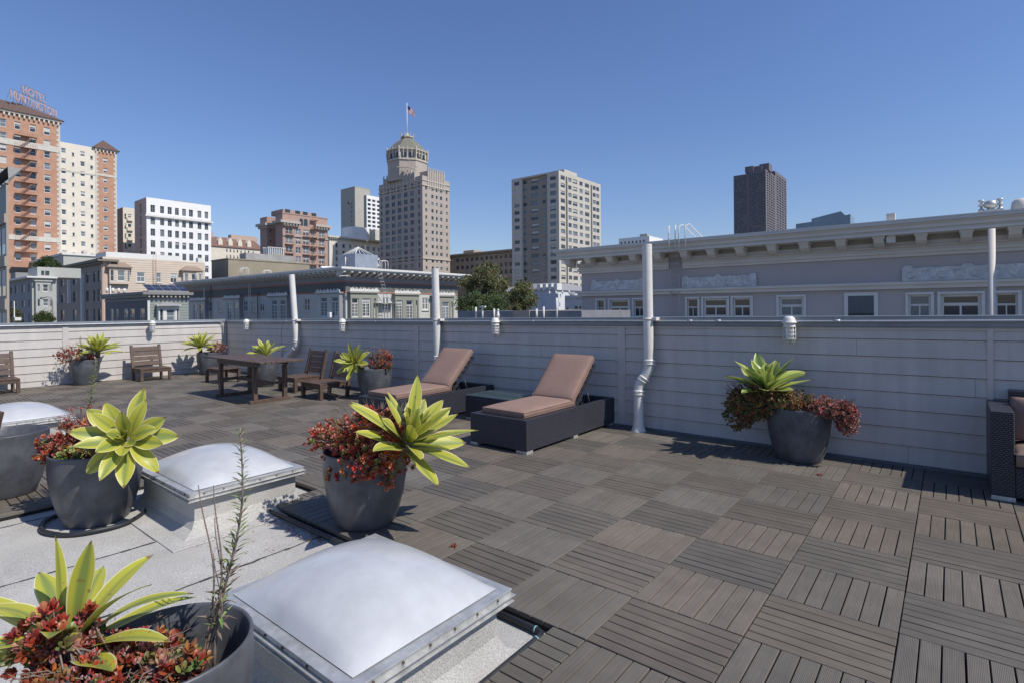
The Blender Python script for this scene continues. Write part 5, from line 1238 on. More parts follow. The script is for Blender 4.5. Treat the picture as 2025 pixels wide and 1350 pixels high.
# ---- dark far tower
M_dark = mat('mauve_granite', (.155, .135, .145), .6, var=.06, vscale=.1)
b = Bldg('skyscraper', 'dark mauve skyscraper with stepped faceted top in the distance at right', 1516, 900, 1452.5, 1557)
zt_ = b.zl(1465, 346.5); zh = b.zr(1518, 337.5)
Y1s, X1s = b.Y1, b.X1; xs = X_at(1481, b.Y0); ys = Y_at(1535, b.X0)
cA = [(1455.5+i*4.6, 1458.5+i*4.6) for i in range(5)]; b.X0s = b.X0; X0s = b.X0; b.X0 = xs
b.facade('L', GZ, zt_, cA, rows(352, 2.6, 4.7, 26), 1460, M_dark, 'plain', 1.0, M_gf, varset=(0, 0, 4)); b.X0 = X0s
b.X1 = xs; b.facade('L', GZ, zh, [(1484+i*4.6, 1487+i*4.6) for i in range(7)], rows(343, 2.6, 4.7, 28), 1500, M_dark, 'plain', 1.0, M_gf, varset=(0, 0, 4), off=.0)
b.Y1 = ys; b.facade('R', GZ, zh, [(1518.5+i*4, 1521.2+i*4) for i in range(4)], rows(343, 2.6, 4.9, 27), 1520, M_dark, 'plain', 1.0, M_gf, varset=(0, 4, 5))
b.Y0s = b.Y0; Y0s = b.Y0; b.Y0 = ys; b.Y1 = Y1s; zq = b.zr(1550, 351); b.facade('R', GZ, zq, [(1537.5+i*5, 1541+i*5) for i in range(4)], rows(354, 2.6, 4.9, 25), 1545, M_dark, 'plain', 1.0, M_gf, varset=(0, 4, 5)); b.Y0 = Y0s; b.X1 = X1s
mb = MB(); X0, X1, Y0, Y1 = b.X0, b.X1, b.Y0, b.Y1
mb.box(xs, X0-1.6, Y0+1.6, ys-.02, zh-30, zh-.01); mb.box(X1+1.6, X0-1.6, Y0+1.6, Y1-.02, GZ, zt_-12); mb.box(X1+.02, X0-1.6, ys, Y1-.02, zq-30, zq-.01); mb.box(X1+.02, xs-.02, Y0+1.6, Y0+30, zt_-20, zt_-.01)
b.part('core_mass', mb, M_dark)
for p0, p1, pt in ((1476, 1487, 327.5), (1488, 1503, 328.5), (1502, 1516, 324.5)):
    mb = MB(); a, c = at_d(p0, pt, 915), at_d(p1, pt, 915); z = a.z; xx = X_at(p0, Y0+8), X_at(p1+5, Y0+8); mb.box(xx[0], xx[1], Y0+6+(p0-1476)*.3, Y0+34, zh, z); b.part('crown_block', mb, M_dark)
b.finish()
# ---- distant white office tops
b = Bldg('office_block', 'distant white office top with dark window slots above the cornice', 1285, 600, 1224.5, 1312)
zt_ = b.zr(1285, 467); b.facade('L', GZ, zt_, [(1228+i*7.4, 1231.5+i*7.4) for i in range(7)], [(476, 492)], 1260, M_white, 'plain', 1.0, M_gf, varset=(0,)); b.facade('R', GZ, zt_, None, None, 1300, M_white); b.back(zt_, M_white)
mb = MB(); x = X_at(1276, b.Y0+10); mb.box(x-6, x+3, b.Y0+10, b.Y0+16, zt_, zt_+4); b.part('roof_plant', mb, M_slabg); b.finish()
b = Bldg('office_block', 'pale blue glass building with slanted roof edges in the far distance', 1683, 420, 1575, 1706)
M_bglass = mat('blue_curtain_wall', (.20, .27, .32), .3, var=.1, vscale=.2, spec=.7)
z1, z2 = b.zl(1580, 443), b.zl(1680, 424); mb = MB(); X0, X1, Y0, Y1 = b.X0, b.X1, b.Y0, b.Y1; xm = X_at(1606, Y0); xq = X_at(1664, Y0); zz = b.zl(1606, 433); zp = b.zl(1664, 418)
mb.add([(X1, Y0, GZ), (X0, Y0, GZ), (X0, Y0, z2), (xq+3, Y0, b.zl(1668, 426.5)), (xq, Y0, zp), (xm, Y0, zz), (xm, Y0, b.zl(1606, 439)), (X1, Y0, z1)], [tuple(range(8))]); n = 8
vs = list(mb.v); mb.add([(x, y+25, z) for x, y, z in vs], [tuple(range(7, -1, -1))])
for k in range(8): mb.add([vs[k], vs[(k+1) % 8], (vs[(k+1) % 8][0], vs[(k+1) % 8][1]+25, vs[(k+1) % 8][2]), (vs[k][0], vs[k][1]+25, vs[k][2])], [(3, 2, 1, 0)])
b.part('glass_wall', mb, M_bglass); b.finish()

# ================================================================ nearer streets
def clap(name, col, period=.18): return mat_uvlines(name, col, .75, period, -.02, width=.12, linecol=tuple(c*.55 for c in col), var=.05, vscale=.5)
M_clapc = clap('cream_clapboard', (.60, .50, .40), .42); M_clapg = clap('green_grey_clapboard', (.25, .28, .26), .30)
M_gry = mat('slate_paint', (.27, .27, .275), .8, var=.06, vscale=.6); M_peach = mat('peach_trim', (.55, .40, .32), .8, var=.05); M_wht = mat('white_trim_paint', (.66, .65, .61), .7, var=.05)
def baybox(b, face, p0, p1, pt, pb, ref, proj, m, cols, style, trim, ornate=None):
    """projecting bay with its own windows"""
    L = face == 'L'; P = (b.Y0-proj) if L else (b.X0+proj); cv = (lambda p: X_at(p, P)) if L else (lambda p: Y_at(p, P)); zz = (lambda q: on_y(ref, q, P).z) if L else (lambda q: on_x(ref, q, P).z)
    a0, a1, z1, z0 = cv(p0), cv(p1), zz(pt), zz(pb)
    b.facade(face, z0, z1, cols[0], cols[1], ref, m, style, .18, off=proj, u0=p0, u1=p1, varset=(0, 4, 4, 5, 0))
    mb = MB()
    if L: mb.add([(a0, P, z0), (a0, P, z1), (a0-.0, b.Y0, z1), (a0, b.Y0, z0)], [(0, 1, 2, 3)]); mb.add([(a1, P, z0), (a1, P, z1), (a1, b.Y0, z1), (a1, b.Y0, z0)], [(3, 2, 1, 0)]); mb.box(a0-.15, a1+.15, P-.15, b.Y0, z1, z1+.16)
    else: mb.add([(P, a0, z0), (P, a0, z1), (b.X0, a0, z1), (b.X0, a0, z0)], [(3, 2, 1, 0)]); mb.add([(P, a1, z0), (P, a1, z1), (b.X0, a1, z1), (b.X0, a1, z0)], [(0, 1, 2, 3)]); mb.box(b.X0, P+.15, a0-.15, a1+.15, z1, z1+.16)
    b.part('bay_side', mb, trim)
    return a0, a1, z0, z1, P

# ---- cream clapboard mansion block
b = Bldg('apartment_building', 'cream clapboard building with brown bay hoods, its street side in shade', 203.5, 95, 110, 405.5)
zt_ = b.zr(204, 508); M_shd = mat('cream_paint_shaded', (.27, .245, .22), .8, var=.06, vscale=.6)  # M_shd: darker copy of the cream, shade of the street side in its colour
rwL = [(542, 563), (577, 598), (612, 633)]
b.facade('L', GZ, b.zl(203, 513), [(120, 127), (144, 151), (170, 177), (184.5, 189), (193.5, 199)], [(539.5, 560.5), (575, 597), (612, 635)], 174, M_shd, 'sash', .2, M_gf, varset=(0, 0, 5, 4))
b.facade('R', GZ, zt_, [(270.5, 287), (309, 319), (336.5, 350.5)], [(538.5, 558.5)], 280, M_clapc, 'tee', .15, M_wht, varset=(1, 5, 4), sill=M_wht); b.back(zt_-.1, M_shd)
mb = MB(); z = b.zr(204, 517.5)
for (x0, x1, o) in ((b.X1-.3, b.X0+.0, .9),): mb.box(x0, x1, b.Y0-o, b.Y0, z, z+.35); mb.box(x0, x1, b.Y0-o*.55, b.Y0, z-.4, z-.01)
mb.box(b.X0, b.X0+.9, b.Y0-.9, b.Y0+2.2, z, z+.35); b.part('cornice', mb, mat('olive_cornice', (.20, .18, .14), .8))
mb = MB()
for p in (116, 139.5, 166): x = X_at(p, b.Y0); mb.box(x-.32, x+.32, b.Y0-.45, b.Y0-.005, b.zl(p, 600) if p < 160 else b.zl(p, 640), b.zl(p, 541))
b.part('pilaster', mb, M_wht)
mb = MB(); mb.box(b.X0, b.X0+.12, b.Y0, b.Y0+.5, GZ, z-.02); mb.box(b.X0-.5, b.X0-.005, b.Y0-.12, b.Y0-.005, GZ, z-.42); b.part('corner_board', mb, M_peach)
mb = MB(); mb.tube([(b.X0+.35, b.Y0+1.0, z), (b.X0+.35, b.Y0+1.0, GZ)], .09, 8); b.part('downpipe', mb, M_wht)
for p0, p1, ws in ((217, 257, [(219, 225.5), (232.5, 248), (253, 256)]), (363, 399, [(365.5, 373), (379, 390), (394.5, 397.5)])):
    ref = (p0+p1)/2; q = 535 if p0 < 300 else 542
    a0, a1, z0, z1, P = baybox(b, 'R', p0, p1, q-4, q+27, ref, .7, M_clapc, (ws, [(q, q+21.5)]), 'sash', M_clapc)
    mb = MB(); mb.add([(P+.4, a0-.5, z1+.17), (P+.4, a1+.5, z1+.17), (b.X0, a1+.5, z1+.17), (b.X0, a0-.5, z1+.17), (b.X0, (a0+a1)/2+1.0, z1+1.1), (b.X0, (a0+a1)/2-1.0, z1+1.1)], [(0, 1, 4, 5), (0, 5, 3), (1, 2, 4), (3, 2, 1, 0)]); b.part('bay_hood', mb, mat('brown_hood', (.27, .20, .15), .8))
mb = MB(); y = Y_at(303, b.X0)
for dx in (0, .5): mb.tube([(b.X0+.25, y+dx, b.zr(303, 565)), (b.X0+.25, y+dx, zt_+1.4)], .03, 6)
for k in range(18): z = b.zr(303, 565)+k*.33; mb.box(b.X0+.23, b.X0+.27, y, y+.5, z-.02, z+.02)
b.part('ladder', mb, M_peach)
mb = MB(); mb.box(b.X0-8, b.X0-2, b.Y0+1, b.Y0+13, zt_, zt_+1.1); mb.box(b.X0-5, b.X0-4, b.Y0+17, b.Y0+18, zt_, zt_+1.2); b.part('roof_box', mb, M_wht)
mb = MB(); mb.add([(b.X0-3, b.Y0+26, zt_), (b.X0-3, b.Y0+31, zt_), (b.X0-5, b.Y0+31, zt_+1.7), (b.X0-5, b.Y0+26, zt_+1.7)], [(0, 1, 2, 3)]); b.part('roof_skylight', mb, M_gm)
b.finish()

# ---- grey house at far left with terrace
b = Bldg('house', 'grey three-storey house with roof terrace near the left edge', 63.5, 72, 17, 112, depth=10)
zt_ = b.zr(63, 550); b.facade('L', GZ, zt_, [(20, 24), (29.5, 34), (43, 48), (56, 58.5)], [(563, 580), (594, 608), (620, 640)], 45, mat('grey_paint_shaded', (.24, .24, .26), .8, var=.05), 'sash', .15, M_gf, varset=(0, 4, 5))  # side face takes a darker, bluer grey: its shade is painted in
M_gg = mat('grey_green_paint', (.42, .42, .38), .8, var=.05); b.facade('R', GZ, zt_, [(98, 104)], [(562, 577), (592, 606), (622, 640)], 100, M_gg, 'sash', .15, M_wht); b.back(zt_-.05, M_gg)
baybox(b, 'R', 71, 101, 557, 640, 85, .6, M_gg, ([(74.5, 79), (85, 96), (98.5, 100.5)], [(563, 577), (592, 606), (622, 640)]), 'sash', M_gg)
b.slab('cornice', zt_, zt_+.22, .6, M_wht)
mb = MB(); z1 = on_x(75, 528, b.X0-1.4).z; mb.box(b.X0-7, b.X0-1.4, b.Y0+.8, b.Y1+3, zt_+.23, z1); b.part('upper_storey', mb, M_gg)
mb = MB()
for p0, p1 in ((82, 88), (90, 98)): y0, y1 = Y_at(p0, b.X0-1.4), Y_at(p1, b.X0-1.4); mb.box(b.X0-1.45, b.X0-1.36, y0, y1, zt_+.5, z1-.5)
b.part('terrace_door', mb, M_gl)
mb = MB(); x0 = X_at(23, b.Y0+2); mb.add([(x0-1, b.Y0+1.5, zt_+2.0), (x0+3.5, b.Y0+1.5, zt_+2.8), (x0+3.5, b.Y0+8, zt_+2.8), (x0-1, b.Y0+8, zt_+2.0)], [(0, 1, 2, 3), (3, 2, 1, 0)]); mb.box(x0-.8, x0+3.2, b.Y0+2, b.Y0+7, zt_+.23, zt_+1.95); b.part('side_roof', mb, M_gry)
b.finish()
# small thin street lamp in front of the far houses
p = at_d(104, 640, 58); t = empty('street_lamp', (p.x, p.y, GZ), 0, 'slim dark curved street lamp before the far grey house', 'street lamp'); z = at_d(104, 590, 58).z-GZ
mb = MB(); mb.tube([(0, 0, 0), (0, 0, z-.4), (-.1, -.05, z), (-.5, -.3, z+.15), (-.8, -.5, z+.05)], [.09, .06, .05, .04, .04], 8); mb.build('pole', M_gf, t)
mb = MB(); mb.tube([(-.75, -.47, z+.08), (-1.2, -.75, z)], [.06, .10], 8); mb.build('lamp_head', M_gf, t)

# ---- modern block at the very left edge
M_alu = mat('dark_grey_cladding', (.12, .125, .13), .5, var=.05); M_buff = mat('buff_panel', (.36, .31, .25), .8, var=.05)
b = Bldg('modern_apartment_building', 'modern dark grey block with big blue windows cut off by the left edge', 13.5, 34, -60, 18.5, depth=8)
b.t['category'] = 'building'; zt_ = b.zl(12, 362)
rwm = [(367, 425), (447, 508), (531, 590), (615, 672)]
b.facade('L', GZ, zt_, [(-55, -22), (-14, 11.5)], rwm, 5, M_alu, 'wide', .1, M_alu, varset=(2, 2, 4)); b.facade('R', GZ, zt_, None, None, 16, M_buff); b.back(zt_, M_alu)
mb = MB()
for q0, q1 in ((427, 445), (510, 529), (592, 613)): z0, z1 = b.zl(5, q1), b.zl(5, q0); mb.box(b.X1, b.X0+.05, b.Y0-.10, b.Y0-.004, z0, z1)
b.part('floor_band', mb, M_buff)
mb = MB(); z1 = b.zl(8, 331); mb.add([(b.X1, b.Y0-.1, zt_), (b.X0+.1, b.Y0-.1, zt_), (b.X0-.2, b.Y0+.8, z1), (b.X1, b.Y0+.8, z1), (b.X0+.1, b.Y1, zt_), (b.X1, b.Y1, zt_), (b.X0-.2, b.Y1, z1), (b.X1, b.Y1, z1)], [(0, 1, 2, 3), (1, 4, 6, 2), (3, 2, 6, 7)]); b.part('roof', mb, M_alu)
mb = MB(); mb.box(b.X0+.1, b.X0+.16, b.Y0+.3, b.Y0+.35, GZ, b.zr(18, 596)); mb.box(b.X0+.1, b.X0+.45, b.Y0+.3, b.Y0+.6, b.zr(20, 634), b.zr(20, 628)); b.part('wall_sign_post', mb, M_wht); b.finish()

# ---- dark corniced house with solar panels
b = Bldg('house', 'grey-green clapboard house with rooftop solar panels and a white bay window', 291, 58, 208, 373)
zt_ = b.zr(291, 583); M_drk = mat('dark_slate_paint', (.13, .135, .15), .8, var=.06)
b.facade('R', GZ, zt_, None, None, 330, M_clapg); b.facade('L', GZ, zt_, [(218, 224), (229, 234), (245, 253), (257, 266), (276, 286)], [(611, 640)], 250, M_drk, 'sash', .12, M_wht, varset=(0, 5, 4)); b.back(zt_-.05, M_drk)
b.slab('cornice', zt_+.0, zt_+.30, .55, mat('grey_cornice_paint', (.23, .23, .22), .8), back=.3)
mb = MB(); y = b.Y0
while y < b.Y1: mb.box(b.X0+.01, b.X0+.42, y, y+.16, zt_-.28, zt_-.01); y += .42
x = b.X1
while x < b.X0: mb.box(x, x+.16, b.Y0-.42, b.Y0-.01, zt_-.28, zt_-.01); x += .42
b.part('brackets', mb, M_gg)
mb = MB(); mb.box(b.X1, b.X0+.06, b.Y0-.06, b.Y1, zt_-.62, zt_-.36); b.part('frieze_board', mb, M_gry)
baybox(b, 'R', 313.5, 354, 606, 640, 333, .6, M_wht, ([(316.5, 322.5), (329, 346), (350, 353)], [(611.5, 640)]), 'sash', M_wht)
mb = MB(); P = b.X0+.6; a0, a1 = Y_at(311, P), Y_at(356, P); z = on_x(333, 605.5, P).z; mb.add([(P+.45, a0, z), (P+.45, a1, z), (b.X0, a1, z), (b.X0, a0, z), (b.X0, a1-.7, z+.42), (b.X0, a0+.7, z+.42)], [(0, 1, 4, 5), (0, 5, 3), (1, 2, 4), (3, 2, 1, 0)]); b.part('bay_hood', mb, M_gry)
mb = MB(); mb.box(b.X0+.005, b.X0+.14, b.Y0, b.Y0+.2, GZ, zt_-.64); b.part('corner_board', mb, M_wht)
M_pv = mat_uvlines('solar_panel', (.03, .04, .07), .15, 1.0, -.001, linecol=(.25, .26, .28), width=.035, axis=0, var=.1)
n = 5; ya0, ya1 = Y_at(290, b.X0-.5), b.Y1
for k in range(n):
    y0 = ya0+(ya1-ya0)*k/n+.03; y1 = ya0+(ya1-ya0)*(k+1)/n-.03; mb = MB(); z0, z1 = zt_+.50, zt_+1.15; X = b.X0-.2
    mb.add([(X, y0, z0), (X, y1, z0), (X-1.6, y1, z1), (X-1.6, y0, z1), (X, y0, z0-.05), (X, y1, z0-.05), (X-1.6, y1, z1-.05), (X-1.6, y0, z1-.05)], [(0, 1, 2, 3), (4, 7, 6, 5), (0, 4, 5, 1), (1, 5, 6, 2), (2, 6, 7, 3), (3, 7, 4, 0)]); b.part('solar_panel', mb, M_pv)
mb = MB(); mb.box(b.X0-1.7, b.X0+.1, ya0, ya1, zt_+.305, zt_+.42); b.part('panel_rack', mb, M_gry)
mb = MB(); a = at_d(246, 572, 62); o = b.t.location
for k in range(4): mb = MB(); mb.tube([(a.x+.2*k, a.y-.6*k, zt_+.3), (a.x+.2*k, a.y-.6*k, zt_+.85)], .12, 10); b.part('vent_cap', mb, M_wht)
b.finish()

# ---- long green-grey corniced building with bays
M_gw = mat('pale_grey_green_wall', (.52, .52, .48), .8, var=.05, vscale=.6); M_gd = mat('dark_green_grey_band', (.13, .14, .13), .8, var=.08, vscale=.6); M_tc = mat('terracotta_line', (.40, .19, .14), .8); M_sage = mat('sage_trim', (.27, .275, .22), .8, var=.05)
M_rail = mat('white_cornice_paint', (.62, .61, .58), .6, var=.05)
b = Bldg('corniced_building', 'long two-sided green-grey building with bracketed white cornice and white french windows', 683.5, 62, 368, 905)
b.t['category'] = 'building'; ref = 684; Z = lambda q: b.zr(ref, q)
zc0, zc1 = Z(539.5), on_x(679, 527.2, b.X0+1.5).z
singleR = [(756, 770), (835, 847)]; singleL = [(601, 612), (513, 522), (496.7, 505.5), (481, 489), (430.5, 438), (412, 419)]
b.facade('R', GZ, Z(579), singleR, [(588.5, 614)], 763, M_gw, 'pair', .15, M_wht, varset=(0, 4, 1), sill=M_gw); b.facade('L', GZ, Z(579), singleL, [(590.5, 616)], 606, M_gw, 'pair', .15, M_wht, varset=(0, 4, 1), sill=M_gw)
for q0, q1, m in ((579, 576.2, M_tc), (576.2, 558.5, M_gd), (558.5, 555.3, M_tc), (555.3, 545.5, M_gry), (545.5, 543, M_tc), (543, 539.5, M_gd)):
    o = {579: .06, 576.2: 0, 558.5: .08, 555.3: .14, 545.5: .22, 543: .05}[q0]; b.facade('R', Z(q0), Z(q1), None, None, ref, m, off=o); b.facade('L', Z(q0), Z(q1), None, None, ref, m, off=o)
    if o: b.wall.box(b.X0, b.X0+o-.001, b.Y0-o+.001, b.Y0, Z(q0)+.001, Z(q1)-.001, b.mi(m))
    if o: b.wall.add([(b.X1, b.Y0-o, Z(q0)), (b.X0+o, b.Y0-o, Z(q0)), (b.X0+o, b.Y0, Z(q0)), (b.X1, b.Y0, Z(q0))], [(3, 2, 1, 0)], b.mi(m)); b.wall.add([(b.X0, b.Y0, Z(q0)), (b.X0+o, b.Y0, Z(q0)), (b.X0+o, b.Y1, Z(q0)), (b.X0, b.Y1, Z(q0))], [(3, 2, 1, 0)], b.mi(m))
b.back(zc0, M_gw); b.boxw(b.X1, b.X0+.03, b.Y0-.03, b.Y1, zc0-.1, on_x(679, 527.2, b.X0+1.5).z-.425, M_gd)
OV = 1.5; h_ = zc1-zc0
mb = MB(); mb.box(b.X1-1, b.X0+OV-.1, b.Y0-OV+.1, b.Y1+1.2, zc1-.42, zc1-.12); b.part('soffit', mb, M_rail)
mb = MB(); mb.box(b.X1-1.1, b.X0+OV, b.Y0-OV, b.Y1+1.3, zc1-.115, zc1); mb.box(b.X0+OV-.09, b.X0+OV+.05, b.Y0-OV-.05, b.Y1+1.35, zc1-.26, zc1-.118); mb.box(b.X1-1.1, b.X0+OV-.092, b.Y0-OV-.05, b.Y0-OV+.09, zc1-.26, zc1-.118); b.part('gutter', mb, M_rail)
mb = MB(); y = b.Y0-OV+.35; zb = zc1-.43
while y < b.Y1+1:
    mb.add([(b.X0+.0, y, zb), (b.X0+OV-.15, y, zb), (b.X0+OV-.15, y, zb-.16), (b.X0+.0, y, zb-.62), (b.X0+.0, y+.30, zb), (b.X0+OV-.15, y+.30, zb), (b.X0+OV-.15, y+.30, zb-.16), (b.X0+.0, y+.30, zb-.62)], [(0, 3, 2, 1), (4, 5, 6, 7), (1, 2, 6, 5), (2, 3, 7, 6)])
    b.part('bracket', mb, M_rail)
    mb = MB(); y += 1.0
x = b.X0-.3
while x > b.X1-.5:
    mb = MB(); y = b.Y0; mb.add([(x, y, zb), (x, y-OV+.15, zb), (x, y-OV+.15, zb-.16), (x, y, zb-.62), (x-.3, y, zb), (x-.3, y-OV+.15, zb), (x-.3, y-OV+.15, zb-.16), (x-.3, y, zb-.62)], [(0, 1, 2, 3), (4, 7, 6, 5), (1, 5, 6, 2), (2, 6, 7, 3)]); x -= 1.0; b.part('bracket', mb, M_rail)
def lace(face, p0, p1, q, ref_):
    L = face == 'L'; P = (b.Y0-.62) if L else (b.X0+.62); cv = (lambda p: X_at(p, P)) if L else (lambda p: Y_at(p, P)); a0, a1 = cv(p0), cv(p1); z = (on_y(ref_, q, P) if L else on_x(ref_, q, P)).z; mb = MB(); n = 7; w = (a1-a0)/n
    def bx(u0, u1, d0, d1, z0, z1): mb.box(u0, u1, P-d1, P-d0, z0, z1) if L else mb.box(P+d0, P+d1, u0, u1, z0, z1)
    bx(a0-.1, a1+.1, 0, .10, z-.10, z+.08)
    for k in range(n):
        c = a0+w*(k+.5); pts = [(c+w*.5*math.cos(a), z+.08+(.26 if k in (0, 3, 6) else .17)*math.sin(a)) for a in [math.pi*i/8 for i in range(9)]]
        vv = [((u, P-.04, zz) if L else (P+.04, u, zz)) for u, zz in pts]+[((u, P+.02, zz) if L else (P-.02, u, zz)) for u, zz in pts]; m_ = 9
        mb.add(vv, [tuple(range(m_)), tuple(range(2*m_-1, m_-1, -1))]+[(i, i+m_, i+1+m_, i+1) for i in range(m_-1)])
        bx(c-.05, c+.05, .04, .10, z+.10, z+.36)
    b.part('lace_ornament', mb, M_wht)
for p0, p1, ws, ref_, q in ((693.5, 747, [(695.8, 709.5), (716.3, 732.5), (739.5, 743.8)], 720, 577), (782, 829, [(784, 796), (803.3, 817), (822.7, 826)], 805, 581), (857, 898, [(859, 867), (874.2, 888.5), (892.5, 895)], 880, 584)):
    baybox(b, 'R', p0, p1, q+3.2, 660, ref_, .55, M_sage, (ws, [(q+13.5, q+50.5)]), 'french', M_sage); lace('R', p0-1, p1+1, q-1.5, ref_)
for p0, p1, ws, ref_, q in ((626.5, 671, [(632.5, 646.5), (654.5, 668)], 648, 579), (530.5, 567, [(535.5, 547.5), (552, 564.5)], 548, 585), (443.5, 473, [(448.3, 457), (461, 471)], 458, 590), (377.5, 405, [(381.5, 389), (393, 402)], 391, 594)):
    baybox(b, 'L', p0, p1, q+2.5, 660, ref_, .55, M_gw, (ws, [(q+8, q+48)]), 'french', M_gry); lace('L', p0-1, p1+1, q-1, ref_)
for p, q0, q1 in ((420, 560, 640), (511, 572, 640)):
    x = X_at(p-7, b.Y0); mb = MB(); mb.tube([(x+1.2, b.Y0-.2, b.zl(p, q0+5)), (x+1.2, b.Y0-.2, GZ)], .07, 8); b.part('downpipe', mb, M_gd)
    mb = MB(); z0, z1 = b.zl(p, 640), zc1+.1
    for dx in (0, .45): mb.tube([(x-.8+dx, b.Y0-.45, z0), (x-.8+dx, b.Y0-.45, z1-1.2)], .035, 6)
    k = z0
    while k < z1-1.2: mb.box(x-.8, x-.35, b.Y0-.47, b.Y0-.43, k, k+.04); k += .32
    for dx in (0, .55): mb.tube([(x-.8+dx, b.Y0-OV-.12, zc1-.3), (x-.8+dx, b.Y0-OV-.12, zc1+.8), (x-.8+dx, b.Y0-OV+.1, zc1+1.05), (x-.8+dx, b.Y0-OV+.6, zc1+1.1), (x-.8+dx, b.Y0-OV+.8, zc1+.8), (x-.8+dx, b.Y0-OV+.8, zc1)], .045, 6)
    b.part('ladder', mb, M_rail)
# fire ladder on the right face
y = Y_at(757, b.X0+.7); mb = MB()
for dy in (0, .5): mb.tube([(b.X0+OV, y-1.4+dy, zc1+.7), (b.X0+OV, y-1.4+dy, zc1-.3), (b.X0+.85, y+dy, Z(576)), (b.X0+.85, y+dy+.3, GZ+8)], .025, 6)
for k in range(16):
    s_ = k/6; a = Vector((b.X0+OV, y-1.4, zc1-.3)); c = Vector((b.X0+.85, y, Z(576))); p = a.lerp(c, s_) if s_ <= 1 else Vector((c.x, c.y, c.z-(s_-1)*2.2)); mb.box(p.x-.02, p.x+.02, p.y, p.y+.5, p.z-.03, p.z+.03)
mb.box(b.X0, b.X0+.9, y-1.2, y+1.9, Z(600)-.0, Z(600)+.05)
for k in range(8): mb.box(b.X0+.86, b.X0+.9, y-1.2+k*.44, y-1.17+k*.44, Z(640), Z(600)+.0)
b.part('fire_ladder', mb, M_steel); b.finish()
# air conditioner in a left bay window
p = on_y(653, 623, b.Y0-.75); mb = MB(); mb.box(-.3, .3, -.25, .15, 0, .6); o = mb.build('air_conditioner', M_white, loc=(p.x, p.y, p.z-.3), bevel=.03); tag(o, 'small white air conditioner hung outside a bay window of the green-grey building', 'air conditioner')
# sheet-metal shed standing on that roof
zs_ = zc1; t0 = Bldg('rooftop_shed', 'square grey sheet-metal shed with low glazed pyramid top on the corniced roof', 702.6, 76, 669.5, 748); t0.t['category'] = 'shed'; b = t0; z1 = b.zr(703, 501.5); M_sheet = mat('galvanised_sheet', (.28, .31, .36), .5, var=.14, vscale=1.2, metal=.3, detail=8)
b.facade('L', zs_-6, z1, None, None, 690, M_sheet); b.facade('R', zs_-6, z1, None, None, 720, M_sheet); b.back(z1, M_sheet)
mb = MB(); cx, cy = (b.X0+b.X1)/2, (b.Y0+b.Y1)/2; zp = at_d(702, 491, 80).z; cs = [(b.X1+.4, b.Y0+.4), (b.X0-.4, b.Y0+.4), (b.X0-.4, b.Y1-.4), (b.X1+.4, b.Y1-.4)]
for (a0_, b0_) in cs: mb.bar((a0_, b0_, z1), (cx, cy, zp), .12, .12)
for k in range(4):
    p, q = cs[k], cs[(k+1) % 4]
    for f in (.25, .5, .75): mb.bar((p[0]+(q[0]-p[0])*f, p[1]+(q[1]-p[1])*f, z1), (cx, cy, zp), .07, .07)
b.part('glazing_bars', mb, M_wht); mb = MB(); mb.add([(x, y, z1) for x, y in cs]+[(cx, cy, zp-.08)], [(0, 1, 4), (1, 2, 4), (2, 3, 4), (3, 0, 4)]); b.part('pyramid_glass', mb, M_gl)
mb = MB(); mb.tube([(b.X0-2.0, b.Y0-.15, zs_), (b.X0-2.0, b.Y0-.15, z1-.4)], .07, 8); b.part('flue', mb, M_wht); b.finish()
# roof hoops (ladder rails) beside the shed and small vents
def hoop(px, py, d, h, label, w=.5):
    p = at_d(px, py, d); t = empty('roof_ladder_rail', p, 0, label, 'rail', 'curved ladder rails on the roofs'); mb = MB()
    for dx in (0, w): mb.tube([(dx, 0, 0), (dx, 0, h*.8), (dx, .15, h), (dx, .8, h), (dx, .95, h*.8), (dx, .95, 0)], .035, 6)
    mb.build('rail', M_wht, t); return t
hoop(750, 532, 67, 1.0, 'curved white ladder rails on the cornice edge right of the metal shed'); hoop(520, 548, 75, .9, 'curved white ladder rails above the cornice behind the slender vent pipe')
hoop(672, 549, 60, .2, 'low pale rail stub on the green-grey roof corner')
p = at_d(632, 540, 72); t = empty('roof_skylight_box', p, 0, 'small white gabled roof box behind the cornice, below the pink building', 'roof box'); mb = MB(); mb.box(-2.4, 1.6, 0, 3, -.6, .0); mb.add([(-.9, 0, .01), (1.5, 0, .01), (.3, 0, .9), (-.9, 3, .01), (1.5, 3, .01), (.3, 3, .9)], [(0, 1, 2), (0, 2, 5, 3), (1, 4, 5, 2)]); mb.build('box', M_wht, t)

# ---- large lavender building on the right
M_lav = mat('lavender_grey_render', (.45, .41, .40), .8, var=.05, vscale=.5); M_crn = mat('warm_grey_cornice', (.64, .60, .54), .75, var=.06, vscale=.8); M_orn = mat('pale_relief_panel', (.60, .60, .59), .85, var=.18, vscale=5, bump=.05, bscale=9)
YL = 30.0; b = Bldg('corniced_building', 'large lavender-grey building with deep bracketed cornice and relief panels at right', 1151, 20, None, None); b.t['category'] = 'building'
b.Y0 = YL; b.X1 = X_at(1150.5, YL); b.X0 = X_at(2500, YL); b.Y1 = YL+16; b.t.location = (b.X1, YL, GZ)
z_w = on_y(1565, 587.5, YL).z; z_bot = 1.0-8
wcols = [(1181, 1195), (1206, 1243), (1253.5, 1274), (1359, 1380), (1391, 1438.5), (1449.5, 1485), (1540.5, 1589.5), (1674, 1732), (1796.5, 1841), (1860, 1941), (1968.5, 2013), (2060, 2110)]
z_ledge1 = on_y(1450, 568.3, YL).z; z_ledge0 = on_y(1450, 577.5, YL).z; z_arch0 = on_y(1450, 526.5, YL).z
Xc = lambda p, Y=YL: X_at(p, Y)
zbr = on_y(1450, 502, YL).z
